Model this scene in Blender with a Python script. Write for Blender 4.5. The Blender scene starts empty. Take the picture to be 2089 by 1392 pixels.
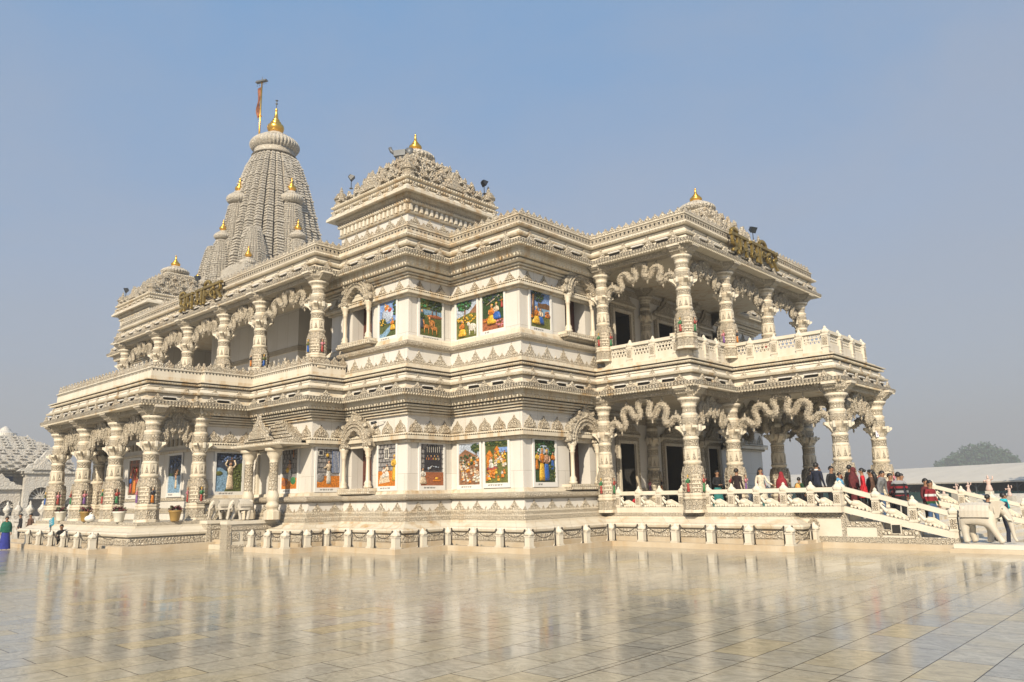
HAZE, SKYS, SUNS, EXPO, SUNAZ = 0.0010, 0.10, 5.0, 0.47, 30
import bpy, bmesh, math, random
from mathutils import Vector, Matrix
R = math.radians
rnd = random.Random(11)
scene = bpy.context.scene
col = scene.collection
PI = math.pi

# ---------------------------------------------------------------- materials
MATS = {}
def nodes_of(name):
    m = bpy.data.materials.new(name); m.use_nodes = True
    nt = m.node_tree; nt.nodes.clear()
    out = nt.nodes.new('ShaderNodeOutputMaterial')
    b = nt.nodes.new('ShaderNodeBsdfPrincipled')
    nt.links.new(b.outputs[0], out.inputs[0])
    MATS[name] = m
    return m, nt, b
def ramp(nt, fac, stops):
    r = nt.nodes.new('ShaderNodeValToRGB')
    while len(r.color_ramp.elements) < len(stops): r.color_ramp.elements.new(0.5)
    for e, (p, c) in zip(r.color_ramp.elements, stops):
        e.position = p; e.color = (c[0], c[1], c[2], 1) if len(c) == 3 else c
    nt.links.new(fac, r.inputs[0]); return r.outputs[0]
def mixc(nt, fac, a, b, mode='MIX'):
    n = nt.nodes.new('ShaderNodeMix'); n.data_type = 'RGBA'; n.blend_type = mode
    for s, v in ((n.inputs[0], fac), (n.inputs[6], a), (n.inputs[7], b)):
        if isinstance(v, (int, float)): s.default_value = v
        elif isinstance(v, tuple): s.default_value = (v[0], v[1], v[2], 1)
        else: nt.links.new(v, s)
    return n.outputs[2]
def mathn(nt, op, a, b=None):
    n = nt.nodes.new('ShaderNodeMath'); n.operation = op
    for s, v in zip(n.inputs, (a, b)):
        if v is None: continue
        if isinstance(v, (int, float)): s.default_value = v
        else: nt.links.new(v, s)
    return n.outputs[0]
def coords(nt, scale=(1, 1, 1), kind='Object'):
    t = nt.nodes.new('ShaderNodeTexCoord'); mp = nt.nodes.new('ShaderNodeMapping')
    mp.inputs['Scale'].default_value = scale
    nt.links.new(t.outputs[kind], mp.inputs[0]); return mp.outputs[0]
def noise(nt, vec, scale, detail=4, rough=0.55, dist=0.0):
    n = nt.nodes.new('ShaderNodeTexNoise'); n.inputs['Scale'].default_value = scale
    n.inputs['Detail'].default_value = detail; n.inputs['Roughness'].default_value = rough
    n.inputs['Distortion'].default_value = dist
    nt.links.new(vec, n.inputs['Vector']); return n.outputs['Fac']
def voro(nt, vec, scale, feature='F1'):
    n = nt.nodes.new('ShaderNodeTexVoronoi'); n.feature = feature; n.inputs['Scale'].default_value = scale
    nt.links.new(vec, n.inputs['Vector']); return n
def bump(nt, b, h, strength, dist):
    n = nt.nodes.new('ShaderNodeBump'); n.inputs['Strength'].default_value = strength
    n.inputs['Distance'].default_value = dist
    nt.links.new(h, n.inputs['Height']); nt.links.new(n.outputs[0], b.inputs['Normal'])
def plain(name, c, rough=0.6, metal=0.0, var=0.12, scale=3.0):
    m, nt, b = nodes_of(name)
    v = coords(nt); f = noise(nt, v, scale, 3)
    lo = tuple(max(0, x * (1 - var)) for x in c); hi = tuple(min(1, x * (1 + var)) for x in c)
    nt.links.new(ramp(nt, f, [(0.3, lo), (0.7, hi)]), b.inputs['Base Color'])
    b.inputs['Roughness'].default_value = rough; b.inputs['Metallic'].default_value = metal
    return m
def marble(name, c1, c2, stain=0.5, carve=0.0, vscale=9.0, rough=0.5, joints=False):
    """weathered white marble; carve > 0 adds chiselled relief"""
    m, nt, b = nodes_of(name)
    v = coords(nt)
    f = noise(nt, v, 0.7, 6, 0.6, 0.4)
    c = ramp(nt, f, [(0.3, c2), (0.68, c1)])
    # rain streaks and ochre stains with a shape of their own
    vs = coords(nt, (2.2, 2.2, 0.22))
    s = noise(nt, vs, 1.1, 5, 0.62)
    s2 = noise(nt, v, 0.16, 3, 0.5)
    sf = ramp(nt, s, [(0.48, (0, 0, 0)), (0.72, (1, 1, 1))])
    s2f = ramp(nt, s2, [(0.38, (0, 0, 0)), (0.60, (1, 1, 1))])
    fac = mathn(nt, 'MULTIPLY', mathn(nt, 'MULTIPLY', sf, s2f), stain)
    c = mixc(nt, fac, c, (0.46, 0.29, 0.12))
    h = noise(nt, v, 30.0, 4, 0.6)
    h = mathn(nt, 'MULTIPLY', h, 0.12)
    if joints:
        br = nt.nodes.new('ShaderNodeTexBrick'); mp = nt.nodes.new('ShaderNodeMapping')
        sx = nt.nodes.new('ShaderNodeSeparateXYZ'); cb = nt.nodes.new('ShaderNodeCombineXYZ')
        nt.links.new(v, sx.inputs[0])
        nt.links.new(mathn(nt, 'ADD', sx.outputs[0], sx.outputs[1]), cb.inputs[0]); nt.links.new(sx.outputs[2], cb.inputs[1])
        br.inputs['Scale'].default_value = 1.0; br.inputs['Mortar Size'].default_value = 0.006
        br.inputs['Brick Width'].default_value = 1.1; br.inputs['Row Height'].default_value = 3.1; br.offset = 0.37
        br.inputs['Color1'].default_value = (1, 1, 1, 1); br.inputs['Color2'].default_value = (0.93, 0.92, 0.9, 1)
        br.inputs['Mortar'].default_value = (0.5, 0.46, 0.40, 1)
        nt.links.new(cb.outputs[0], br.inputs['Vector'])
        c = mixc(nt, 1.0, c, br.outputs['Color'], 'MULTIPLY')
    if carve > 0:
        vo = voro(nt, v, vscale * 0.62, 'DISTANCE_TO_EDGE'); vo.inputs['Randomness'].default_value = 0.45; e = ramp(nt, vo.outputs['Distance'], [(0.0, (0, 0, 0)), (0.22, (1, 1, 1))])
        vo2 = voro(nt, v, vscale * 2.3, 'F1'); d2 = vo2.outputs['Distance']
        vr = voro(nt, v, vscale * 0.62, 'F1'); vr.inputs['Randomness'].default_value = 0.45
        ring = mathn(nt, 'SINE', mathn(nt, 'MULTIPLY', vr.outputs['Distance'], 19.0))
        hh = mathn(nt, 'ADD', mathn(nt, 'MULTIPLY', e, 0.34), mathn(nt, 'ADD', mathn(nt, 'MULTIPLY', ring, 0.26), mathn(nt, 'MULTIPLY', d2, 0.2)))
        h = mathn(nt, 'ADD', h, hh)
        # grime of the cut grooves, deepened by crevice shade painted into the colour
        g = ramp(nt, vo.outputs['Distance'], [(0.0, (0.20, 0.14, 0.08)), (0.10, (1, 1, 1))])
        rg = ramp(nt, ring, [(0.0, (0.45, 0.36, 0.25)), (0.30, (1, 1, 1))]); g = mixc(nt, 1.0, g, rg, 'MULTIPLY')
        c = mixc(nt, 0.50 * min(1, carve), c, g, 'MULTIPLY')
        bump(nt, b, h, min(1.0, carve), 0.75 / vscale)
    else:
        bump(nt, b, h, 0.35, 0.02)
    nt.links.new(c, b.inputs['Base Color'])
    b.inputs['Roughness'].default_value = rough
    return m

marble('marble', (0.70, 0.635, 0.52), (0.62, 0.545, 0.42), 1.0, joints=True)
marble('marble_panel', (0.70, 0.665, 0.61), (0.65, 0.61, 0.55), 0.12, rough=0.35, joints=True)
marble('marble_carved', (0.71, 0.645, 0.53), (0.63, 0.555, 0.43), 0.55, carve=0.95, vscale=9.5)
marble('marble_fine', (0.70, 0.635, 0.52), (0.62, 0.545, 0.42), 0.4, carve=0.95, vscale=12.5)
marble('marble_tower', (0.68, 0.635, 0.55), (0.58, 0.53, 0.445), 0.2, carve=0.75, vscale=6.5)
marble('marble_bright', (0.71, 0.655, 0.55), (0.63, 0.56, 0.445), 0.35)
marble('marble_statue', (0.589, 0.543, 0.460), (0.478, 0.423, 0.340), 0.4)
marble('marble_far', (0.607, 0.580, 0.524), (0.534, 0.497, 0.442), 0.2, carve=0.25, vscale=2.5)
marble('marble_step', (0.607, 0.515, 0.386), (0.460, 0.350, 0.221), 0.9)
plain('gold', (0.80, 0.45, 0.08), 0.28, 0.9, 0.15, 4)
plain('dark_gap', (0.02, 0.018, 0.016), 0.8)
plain('door_wood', (0.085, 0.022, 0.014), 0.5, 0, 0.5, 8)
plain('steel_dark', (0.10, 0.085, 0.07), 0.35, 0.8)
plain('black_paint', (0.02, 0.022, 0.026), 0.45)
plain('grey_metal', (0.14, 0.145, 0.15), 0.5, 0.3)
plain('lens_glass', (0.04, 0.05, 0.06), 0.2)
plain('bronze_letter', (0.27, 0.19, 0.055), 0.42, 0.55, 0.35, 5)
plain('skin', (0.30, 0.155, 0.085), 0.55, 0, 0.06)
plain('hair', (0.012, 0.010, 0.009), 0.5)
plain('shoe', (0.02, 0.018, 0.016), 0.5)
plain('caption_ink', (0.03, 0.03, 0.03), 0.7)
plain('frame_white', (0.72, 0.70, 0.66), 0.35, 0, 0.03)
plain('paper', (0.78, 0.76, 0.80), 0.6)
plain('violet_ink', (0.14, 0.07, 0.35), 0.6)
plain('sign_blue', (0.05, 0.30, 0.42), 0.4)
plain('pot_white', (0.72, 0.68, 0.58), 0.4)
plain('pot_ochre', (0.34, 0.21, 0.06), 0.45)
plain('leaf_red', (0.09, 0.008, 0.012), 0.6, 0, 0.5, 14)
plain('leaf_green', (0.05, 0.075, 0.028), 0.6, 0, 0.5, 12)
plain('leaf_tree', (0.035, 0.085, 0.035), 0.7, 0, 0.5, 1.0)
plain('bark', (0.09, 0.06, 0.04), 0.9, 0, 0.3)
plain('earth', (0.20, 0.17, 0.13), 0.9, 0, 0.2, 0.1)
plain('soil', (0.05, 0.03, 0.02), 0.9)
plain('tent_white', (0.54, 0.49, 0.41), 0.6, 0, 0.06, 0.4)
plain('curtain_teal', (0.05, 0.17, 0.15), 0.7)
plain('carpet_green', (0.015, 0.22, 0.035), 0.9)
plain('statue_pink', (0.58, 0.42, 0.36), 0.6)
plain('statue_base', (0.45, 0.42, 0.36), 0.7)
plain('building_haze', (0.34, 0.33, 0.33), 0.8)
plain('window_dark', (0.06, 0.07, 0.08), 0.3)
plain('cloth_white', (0.75, 0.73, 0.70), 0.8)
plain('flag_cloth', (0.20, 0.07, 0.03), 0.8, 0, 0.6, 3)
PAL = dict(sky=(0.20, 0.32, 0.60), skyd=(0.09, 0.14, 0.28), cloud=(0.46, 0.52, 0.62), night=(0.05, 0.065, 0.10), water=(0.22, 0.36, 0.50),
    grass=(0.09, 0.11, 0.03), dgreen=(0.035, 0.07, 0.02), lgreen=(0.15, 0.16, 0.04), hill=(0.28, 0.14, 0.075), orange=(0.62, 0.20, 0.02),
    yellow=(0.72, 0.42, 0.04), brick=(0.36, 0.12, 0.05), stone=(0.30, 0.28, 0.27), dark=(0.03, 0.03, 0.04), white=(0.66, 0.62, 0.54),
    cream=(0.70, 0.55, 0.38), flesh=(0.50, 0.28, 0.17), blue=(0.03, 0.12, 0.42), red=(0.40, 0.06, 0.045), brown=(0.16, 0.08, 0.035), deer=(0.56, 0.22, 0.05), green=(0.05, 0.22, 0.08), pink=(0.62, 0.22, 0.26), purple=(0.22, 0.10, 0.30))
for k, c in PAL.items(): plain('paint_' + k, tuple(q * 0.82 for q in c), 0.42, 0, 0.55, 16)
def cloth(name, c, rough=0.85):
    return plain('cloth_' + name, c, rough, 0, 0.25, 12)
for k, c in dict(navy=(0.012, 0.016, 0.035), black=(0.010, 0.010, 0.012), darkbrown=(0.022, 0.010, 0.010), teal=(0.02, 0.16, 0.15), cream=(0.62, 0.55, 0.42),
    red=(0.52, 0.015, 0.025), maroon=(0.10, 0.012, 0.014), grey=(0.17, 0.17, 0.17), jeans=(0.05, 0.10, 0.20), green=(0.0, 0.09, 0.055), blue=(0.02, 0.03, 0.22),
    sky=(0.10, 0.30, 0.48), turq=(0.02, 0.40, 0.46), orange=(0.60, 0.30, 0.08), white=(0.70, 0.68, 0.64), brown=(0.10, 0.05, 0.03), dkgreen=(0.012, 0.055, 0.02)).items(): cloth(k, c)
cloth('crimson', (0.24, 0.012, 0.02))
def striped(name, bands, z0, dz):
    """knitwear: bands across the torso, in the garment's own height"""
    m, nt, b = nodes_of(name)
    v = coords(nt); sx = nt.nodes.new('ShaderNodeSeparateXYZ'); nt.links.new(v, sx.inputs[0])
    t = mathn(nt, 'MULTIPLY', mathn(nt, 'SUBTRACT', sx.outputs[2], z0), 1.0 / dz)
    r = nt.nodes.new('ShaderNodeValToRGB'); r.color_ramp.interpolation = 'CONSTANT'
    while len(r.color_ramp.elements) < len(bands): r.color_ramp.elements.new(0.5)
    for i, (e, c) in enumerate(zip(r.color_ramp.elements, bands)): e.position = i / len(bands); e.color = (*c, 1)
    nt.links.new(t, r.inputs[0]); nt.links.new(r.outputs[0], b.inputs['Base Color']); b.inputs['Roughness'].default_value = 0.9
RD, BK, GY, WH, GN = (0.22, 0.012, 0.018), (0.012, 0.012, 0.014), (0.26, 0.26, 0.27), (0.62, 0.60, 0.58), (0.01, 0.06, 0.02)
striped('cloth_stripe_grey', [BK, RD, BK, GY, BK, RD, BK, GY], 0.85, 0.62)
striped('cloth_stripe_white', [GN, GN, RD, RD, WH, RD, RD, BK], 0.85, 0.66)

def floor_material():
    m, nt, b = nodes_of('floor_tiles')
    t = nt.nodes.new('ShaderNodeTexCoord'); sx = nt.nodes.new('ShaderNodeSeparateXYZ'); cb = nt.nodes.new('ShaderNodeCombineXYZ')
    nt.links.new(t.outputs['Object'], sx.inputs[0])
    nt.links.new(sx.outputs[1], cb.inputs[0]); nt.links.new(sx.outputs[0], cb.inputs[1])
    br = nt.nodes.new('ShaderNodeTexBrick'); br.offset = 0.5
    br.inputs['Scale'].default_value = 1; br.inputs['Brick Width'].default_value = 1.22; br.inputs['Row Height'].default_value = 0.61
    br.inputs['Mortar Size'].default_value = 0.0075; br.inputs['Mortar Smooth'].default_value = 0.1; br.inputs['Bias'].default_value = 0.0
    br.inputs['Color1'].default_value = (0, 0, 0, 1); br.inputs['Color2'].default_value = (1, 1, 1, 1); br.inputs['Mortar'].default_value = (0.5, 0.5, 0.5, 1)
    nt.links.new(cb.outputs[0], br.inputs['Vector'])
    tone = ramp(nt, br.outputs['Color'], [(0.0, (0.46, 0.45, 0.42)), (0.35, (0.52, 0.505, 0.46)), (0.6, (0.57, 0.54, 0.46)), (0.85, (0.54, 0.52, 0.47)), (1.0, (0.60, 0.52, 0.34))])
    v = coords(nt, (1.0, 1.6, 1.0))
    vein = noise(nt, v, 2.2, 9, 0.72, 2.6)
    c = mixc(nt, ramp(nt, vein, [(0.38, (0, 0, 0)), (0.62, (1, 1, 1))]), mixc(nt, 1.0, tone, (0.66, 0.65, 0.64), 'MULTIPLY'), tone)
    yel = noise(nt, coords(nt), 0.45, 4, 0.6)
    c = mixc(nt, mathn(nt, 'MULTIPLY', ramp(nt, yel, [(0.5, (0, 0, 0)), (0.72, (1, 1, 1))]), 0.4), c, (0.56, 0.46, 0.24))
    c = mixc(nt, br.outputs['Fac'], mixc(nt, 1.0, c, (0.86, 0.805, 0.695), 'MULTIPLY'), (0.06, 0.05, 0.035))
    # two wide expansion joints of the paving
    for ax, pos in ((0, -6.0), (1, 9.41)):
        d = mathn(nt, 'ABSOLUTE', mathn(nt, 'SUBTRACT', sx.outputs[ax], pos))
        c = mixc(nt, mathn(nt, 'LESS_THAN', d, 0.011), c, (0.05, 0.045, 0.035))
    nt.links.new(c, b.inputs['Base Color'])
    rn = noise(nt, coords(nt, (1, 1, 1)), 1.3, 5, 0.6)
    tile_r = mathn(nt, 'MULTIPLY', br.outputs['Color'], 0.07)
    rr = mathn(nt, 'ADD', mathn(nt, 'ADD', mathn(nt, 'ADD', mathn(nt, 'MULTIPLY', rn, 0.13), 0.025), mathn(nt, 'MULTIPLY', ramp(nt, noise(nt, coords(nt, (1, 1, 1)), 7.0, 6, 0.7, 1.0), [(0.5, (0, 0, 0)), (0.75, (1, 1, 1))]), 0.10)), tile_r)
    nt.links.new(rr, b.inputs['Roughness'])
    b.inputs['IOR'].default_value = 1.5
    nt.links.new(mathn(nt, 'SUBTRACT', 0.5, mathn(nt, 'MULTIPLY', br.outputs['Fac'], 0.46)), b.inputs['Specular IOR Level'])
    h = mathn(nt, 'ADD', mathn(nt, 'MULTIPLY', noise(nt, coords(nt), 1.6, 3), 0.35), mathn(nt, 'MULTIPLY', br.outputs['Fac'], -1.0))
    bump(nt, b, h, 0.03, 0.02)
floor_material()

# ---------------------------------------------------------------- mesh builder
class MB:
    def __init__(s): s.v = []; s.f = []; s.m = []; s.s = []
    def add(s, vs, fs, mi=0, smooth=False):
        n = len(s.v); s.v.extend(vs)
        for f in fs: s.f.append([n + i for i in f]); s.m.append(mi); s.s.append(smooth)
    def poly(s, pts, mi=0): s.add(pts, [list(range(len(pts)))], mi)
    def box(s, x0, x1, y0, y1, z0, z1, mi=0):
        s.add([(x0, y0, z0), (x1, y0, z0), (x1, y1, z0), (x0, y1, z0), (x0, y0, z1), (x1, y0, z1), (x1, y1, z1), (x0, y1, z1)],
              [[0, 3, 2, 1], [4, 5, 6, 7], [0, 1, 5, 4], [1, 2, 6, 5], [2, 3, 7, 6], [3, 0, 4, 7]], mi)
    def bar(s, a, b, w, h, mi=0, up=(0, 0, 1)):
        a = Vector(a); b = Vector(b); d = (b - a).normalized(); u = Vector(up); r = d.cross(u)
        if r.length < 1e-4: r = d.cross(Vector((0, 1, 0)))
        r.normalize(); u = r.cross(d); r *= w / 2; u *= h / 2
        vs = [tuple(p + sx * r + su * u) for p in (a, b) for sx, su in ((-1, -1), (1, -1), (1, 1), (-1, 1))]
        s.add(vs, [[0, 1, 2, 3], [7, 6, 5, 4], [0, 4, 5, 1], [1, 5, 6, 2], [2, 6, 7, 3], [3, 7, 4, 0]], mi)
    def prism(s, pts, O, U, V, N, d, mi=0, ms=None):
        """flat outline pts (u,v) at O, extruded by d along N; closed back"""
        O = Vector(O); U = Vector(U); V = Vector(V); N = Vector(N)
        n = len(pts)
        back = [tuple(O + U * u + V * v) for u, v in pts]; front = [tuple(O + U * u + V * v + N * d) for u, v in pts]
        s.add(back + front, [list(range(n))[::-1]], mi)
        k = len(s.v) - 2 * n
        s.f.append([k + n + i for i in range(n)]); s.m.append(mi); s.s.append(False)
        for i in range(n):
            j = (i + 1) % n
            s.f.append([k + i, k + j, k + n + j, k + n + i]); s.m.append(mi if ms is None else ms); s.s.append(False)
    def lathe(s, prof, c=(0, 0, 0), n=16, mi=0, smooth=True, rot=0.0, sx=1.0, sy=1.0, ribs=0, ribd=0.0, cap=True, mis=None):
        vs = []; fs = []
        for r, z in prof:
            for i in range(n):
                a = rot + 2 * PI * i / n
                k = r * (1 - ribd * (1 - abs(math.sin(ribs * a / 2))) ** 2) if ribs else r
                vs.append((c[0] + k * math.cos(a) * sx, c[1] + k * math.sin(a) * sy, c[2] + z))
        base = len(s.v); s.v.extend(vs)
        for j in range(len(prof) - 1):
            for i in range(n):
                i2 = (i + 1) % n
                s.f.append([base + j * n + i, base + j * n + i2, base + (j + 1) * n + i2, base + (j + 1) * n + i])
                s.m.append(mi if mis is None else mis[j]); s.s.append(smooth)
        if cap:
            s.f.append([base + i for i in range(n)][::-1]); s.m.append(mi); s.s.append(False)
            k = base + (len(prof) - 1) * n
            s.f.append([k + i for i in range(n)]); s.m.append(mi if mis is None else mis[-1]); s.s.append(False)
    def tube(s, pts, r, n=8, mi=0, smooth=True, flat=1.0):
        pts = [Vector(p) for p in pts]; rs = r if isinstance(r, (list, tuple)) else [r] * len(pts)
        base = len(s.v); pu = None
        for i, p in enumerate(pts):
            d = (pts[min(i + 1, len(pts) - 1)] - pts[max(i - 1, 0)])
            d = d.normalized() if d.length > 1e-9 else Vector((0, 0, 1))
            if pu is None:
                ref = Vector((0, 0, 1)) if abs(d.z) < 0.9 else Vector((1, 0, 0)); u = d.cross(ref).normalized()
            else:
                u = pu - d * pu.dot(d); u = u.normalized() if u.length > 1e-6 else pu
            pu = u; w = d.cross(u)
            for k in range(n):
                a = 2 * PI * k / n; q = p + (u * math.cos(a) + w * math.sin(a) * flat) * rs[i]; s.v.append(tuple(q))
        for i in range(len(pts) - 1):
            for k in range(n):
                k2 = (k + 1) % n
                s.f.append([base + i * n + k, base + i * n + k2, base + (i + 1) * n + k2, base + (i + 1) * n + k]); s.m.append(mi); s.s.append(smooth)
        s.f.append([base + k for k in range(n)][::-1]); s.m.append(mi); s.s.append(False)
        e = base + (len(pts) - 1) * n
        s.f.append([e + k for k in range(n)]); s.m.append(mi); s.s.append(False)
    def ball(s, c, rx, ry, rz, n=10, m=6, mi=0):
        prof = [(max(1e-3, math.sin(PI * j / m)), -math.cos(PI * j / m)) for j in range(m + 1)]
        base = len(s.v)
        for r, z in prof:
            for i in range(n):
                a = 2 * PI * i / n; s.v.append((c[0] + rx * r * math.cos(a), c[1] + ry * r * math.sin(a), c[2] + rz * z))
        for j in range(m):
            for i in range(n):
                i2 = (i + 1) % n
                s.f.append([base + j * n + i, base + j * n + i2, base + (j + 1) * n + i2, base + (j + 1) * n + i]); s.m.append(mi); s.s.append(True)
    def mesh(s, name, mats):
        me = bpy.data.meshes.new(name); me.from_pydata([tuple(v) for v in s.v], [], s.f)
        for mt in mats: me.materials.append(MATS[mt])
        me.polygons.foreach_set('material_index', s.m); me.polygons.foreach_set('use_smooth', s.s)
        me.update(); return me
def link(name, data, parent=None, loc=(0, 0, 0), rz=0.0):
    o = bpy.data.objects.new(name, data); col.objects.link(o)
    o.location = loc; o.rotation_euler = (0, 0, rz)
    if parent: o.parent = parent
    return o
def build(name, mb, mats, parent=None, loc=(0, 0, 0), rz=0.0): return link(name, mb.mesh(name, mats), parent, loc, rz)
def tag(o, label=None, cat=None, group=None, kind=None):
    if label: o['label'] = label
    if cat: o['category'] = cat
    if group: o['group'] = group
    if kind: o['kind'] = kind
    return o
def thing(name, label, cat, loc=(0, 0, 0), rz=0.0, group=None):
    return tag(link(name, None, None, loc, rz), label, cat, group)
def dup(o, parent=None, loc=None, rz=None):
    c = o.copy(); col.objects.link(c); c.parent = parent
    if loc is not None: c.location = loc
    if rz is not None: c.rotation_euler = (0, 0, rz)
    for ch in list(o.children): dup(ch, c)
    return c
# ---------------------------------------------------------------- plan of the temple (metres, camera at x=y=0)
X0, Y0 = -41.9, 35.1
FL = 1.25                                   # porch floor
UFL = 8.0                                   # upper floor
TL = (X0, Y0, 0.0)
def full(q):
    half = q + [(x, 2 * Y0 - y) for x, y in reversed(q)]
    return half + [(2 * X0 - x, y) for x, y in reversed(half)]
x0w, x1w, x2w, x3w, x4w, x5w = -35.68, -30.46, -25.97, -21.61, -16.68, -12.19
y1w, y2w, y3w, y4w, y5w = 19.53, 21.38, 23.94, 28.98, 32.68
EAVE = full([(-36.0, 14.7), (-36.0, 17.05), (x0w, 17.05), (x0w, y1w), (x1w, y1w), (x1w, y2w), (x2w, y2w), (x2w, y3w), (x3w, y3w), (x3w, y4w), (x4w, y4w), (x4w, y5w), (x5w, y5w)])
WALL = full([(x0w, 17.05), (x0w, y1w), (x1w, y1w), (x1w, y2w), (x2w, y2w), (x2w, y3w), (x3w, y3w), (x3w, 29.25)])
PLIN = full([(-35.7, 14.55), (-35.7, y1w), (x1w, y1w), (x1w, y2w), (x2w, y2w), (x2w, y3w), (x3w, y3w), (x3w, 29.2), (-13.0, 29.2)])
UEAVE = full([(-31.0, 20.0), (-31.0, y2w), (x2w, y2w), (x2w, y3w), (x3w, y3w), (x3w, y4w), (-16.55, y4w)])
UWALL = full([(-36.8, 22.5), (-36.8, 25.2), (-31.9, 25.2), (-31.9, y2w), (x2w, y2w), (x2w, y3w), (x3w, y3w), (x3w, 29.25)])

def normals(path):
    n = len(path); out = []
    for i in range(n):
        a, b = path[i], path[(i + 1) % n]
        dx, dy = b[0] - a[0], b[1] - a[1]; L = math.hypot(dx, dy) or 1
        out.append((dy / L, -dx / L))
    return out
def offset(path, o):
    ns = normals(path); n = len(path); out = []
    for i in range(n):
        a, b = ns[i - 1], ns[i]
        if abs(a[0] * b[0] + a[1] * b[1]) > 0.9: out.append((path[i][0] + b[0] * o, path[i][1] + b[1] * o))
        else: out.append((path[i][0] + (a[0] + b[0]) * o, path[i][1] + (a[1] + b[1]) * o))
    return out
def sweep(mb, path, prof, mis, skip=None):
    rings = [offset(path, o) for o, z in prof]; n = len(path); ns = normals(path)
    for i in range(n):
        j = (i + 1) % n
        if skip and skip(path[i], path[j], ns[i]): continue
        for k in range(len(prof) - 1):
            z0, z1 = prof[k][1], prof[k + 1][1]
            mi = mis[k] if isinstance(mis, (list, tuple)) else mis
            a, b, c, d = rings[k][i], rings[k][j], rings[k + 1][j], rings[k + 1][i]
            mb.add([(a[0], a[1], z0), (b[0], b[1], z0), (c[0], c[1], z1), (d[0], d[1], z1)], [[0, 1, 2, 3]], mi)
def vis(n): return n[1] < -0.9 or n[0] > 0.9
def runs(path, o, skip=None, both=True):
    pts = offset(path, o); ns = normals(path); m = len(path)
    for i in range(m):
        if not vis(ns[i]) or (skip and skip(path[i], path[(i + 1) % m], ns[i])): continue
        a, b = pts[i], pts[(i + 1) % m]; L = math.hypot(b[0] - a[0], b[1] - a[1])
        if L < 0.15 or a[1] > 44 or a[0] < -63: continue
        yield a, ((b[0] - a[0]) / L, (b[1] - a[1]) / L), ns[i], L
def teeth(mb, path, o, z, w, h, d, sp, mi=0, drop=0.5, skip=None):
    for a, t, n, L in runs(path, o, skip):
        k = max(1, int(L / sp)); s0 = L / k
        for i in range(k):
            c = (i + 0.5) * s0; x, y = a[0] + t[0] * c, a[1] + t[1] * c
            wx, wy = t[0] * w / 2, t[1] * w / 2
            mb.add([(x - wx, y - wy, z), (x + wx, y + wy, z), (x + wx * 0.5, y + wy * 0.5, z - h), (x - wx * 0.5, y - wy * 0.5, z - h),
                    (x + n[0] * d, y + n[1] * d, z - h * drop)], [[1, 0, 4], [2, 1, 4], [3, 2, 4], [0, 3, 4]], mi)
PED = [(-1, 0), (1, 0), (0.86, 0.13), (0.66, 0.17), (0.56, 0.36), (0.38, 0.42), (0.30, 0.62), (0.16, 0.70), (0, 1.0), (-0.16, 0.70), (-0.30, 0.62), (-0.38, 0.42), (-0.56, 0.36), (-0.66, 0.17), (-0.86, 0.13)]
OGEE = [(-1, 0), (1, 0), (0.98, 0.18), (0.86, 0.40), (0.62, 0.58), (0.36, 0.68), (0.18, 0.80), (0, 1.0), (-0.18, 0.80), (-0.36, 0.68), (-0.62, 0.58), (-0.86, 0.40), (-0.98, 0.18)]
LEAF = [(-0.5, 0), (0.5, 0), (0.5, 0.30), (0.44, 0.50), (0.30, 0.62), (0.16, 0.72), (0.07, 0.84), (0.06, 0.93), (0, 1.0), (-0.06, 0.93), (-0.07, 0.84), (-0.16, 0.72), (-0.30, 0.62), (-0.44, 0.50), (-0.5, 0.30)]
TRI = [(-1, 0), (1, 0), (0.35, 0.5), (0, 1), (-0.35, 0.5)]
def outlines(mb, path, o, z, w, h, d, sp, shape=PED, mi=0, skip=None, phase=0.5, boss=False):
    for a, t, n, L in runs(path, o, skip):
        k = max(1, round(L / sp)); s0 = L / k
        for i in range(k):
            c = (i + phase) * s0; O = (a[0] + t[0] * c, a[1] + t[1] * c, z)
            mb.prism([(u * w, v * h) for u, v in shape], O, (t[0], t[1], 0), (0, 0, 1), (n[0], n[1], 0), d, mi)
            if boss:
                mb.prism([(u * w * 0.55, 0.1 * h + v * h * 0.6) for u, v in shape], (O[0] + n[0] * d, O[1] + n[1] * d, z), (t[0], t[1], 0), (0, 0, 1), (n[0], n[1], 0), d * 0.8, mi)
def slots(mb, path, o, z, sp, mi, midark, skip=None):
    """raised bars and little gables that ride on the sloping eave"""
    for a, t, n, L in runs(path, o, skip):
        k = max(1, round(L / sp)); s0 = L / k
        for i in range(k):
            c = (i + 0.5) * s0; O = (a[0] + t[0] * c, a[1] + t[1] * c, z)
            mb.prism([(u * 0.30, v * 0.27) for u, v in PED], O, (t[0], t[1], 0), (0, 0, 1), (n[0], n[1], 0), 0.09, 2)
            c = i * s0 + (0.08 if i == 0 else 0); hw = min(0.30, s0 * 0.26)
            for e in ([0.0] if 0 < i else []):
                p = (a[0] + t[0] * c, a[1] + t[1] * c)
                p0 = (p[0] - t[0] * hw, p[1] - t[1] * hw); p1 = (p[0] + t[0] * hw, p[1] + t[1] * hw)
                mb.bar((p0[0], p0[1], z + 0.16), (p1[0], p1[1], z + 0.16), 0.13, 0.05, mi)
                mb.bar((p0[0] - n[0] * 0.05, p0[1] - n[1] * 0.05, z + 0.075), (p1[0] - n[0] * 0.05, p1[1] - n[1] * 0.05, z + 0.075), 0.05, 0.11, midark)
def cap(mb, path, o, z, mi=0, flip=False):
    pts = [(x, y, z) for x, y in offset(path, o)]
    mb.poly(pts[::-1] if flip else pts, mi)

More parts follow.
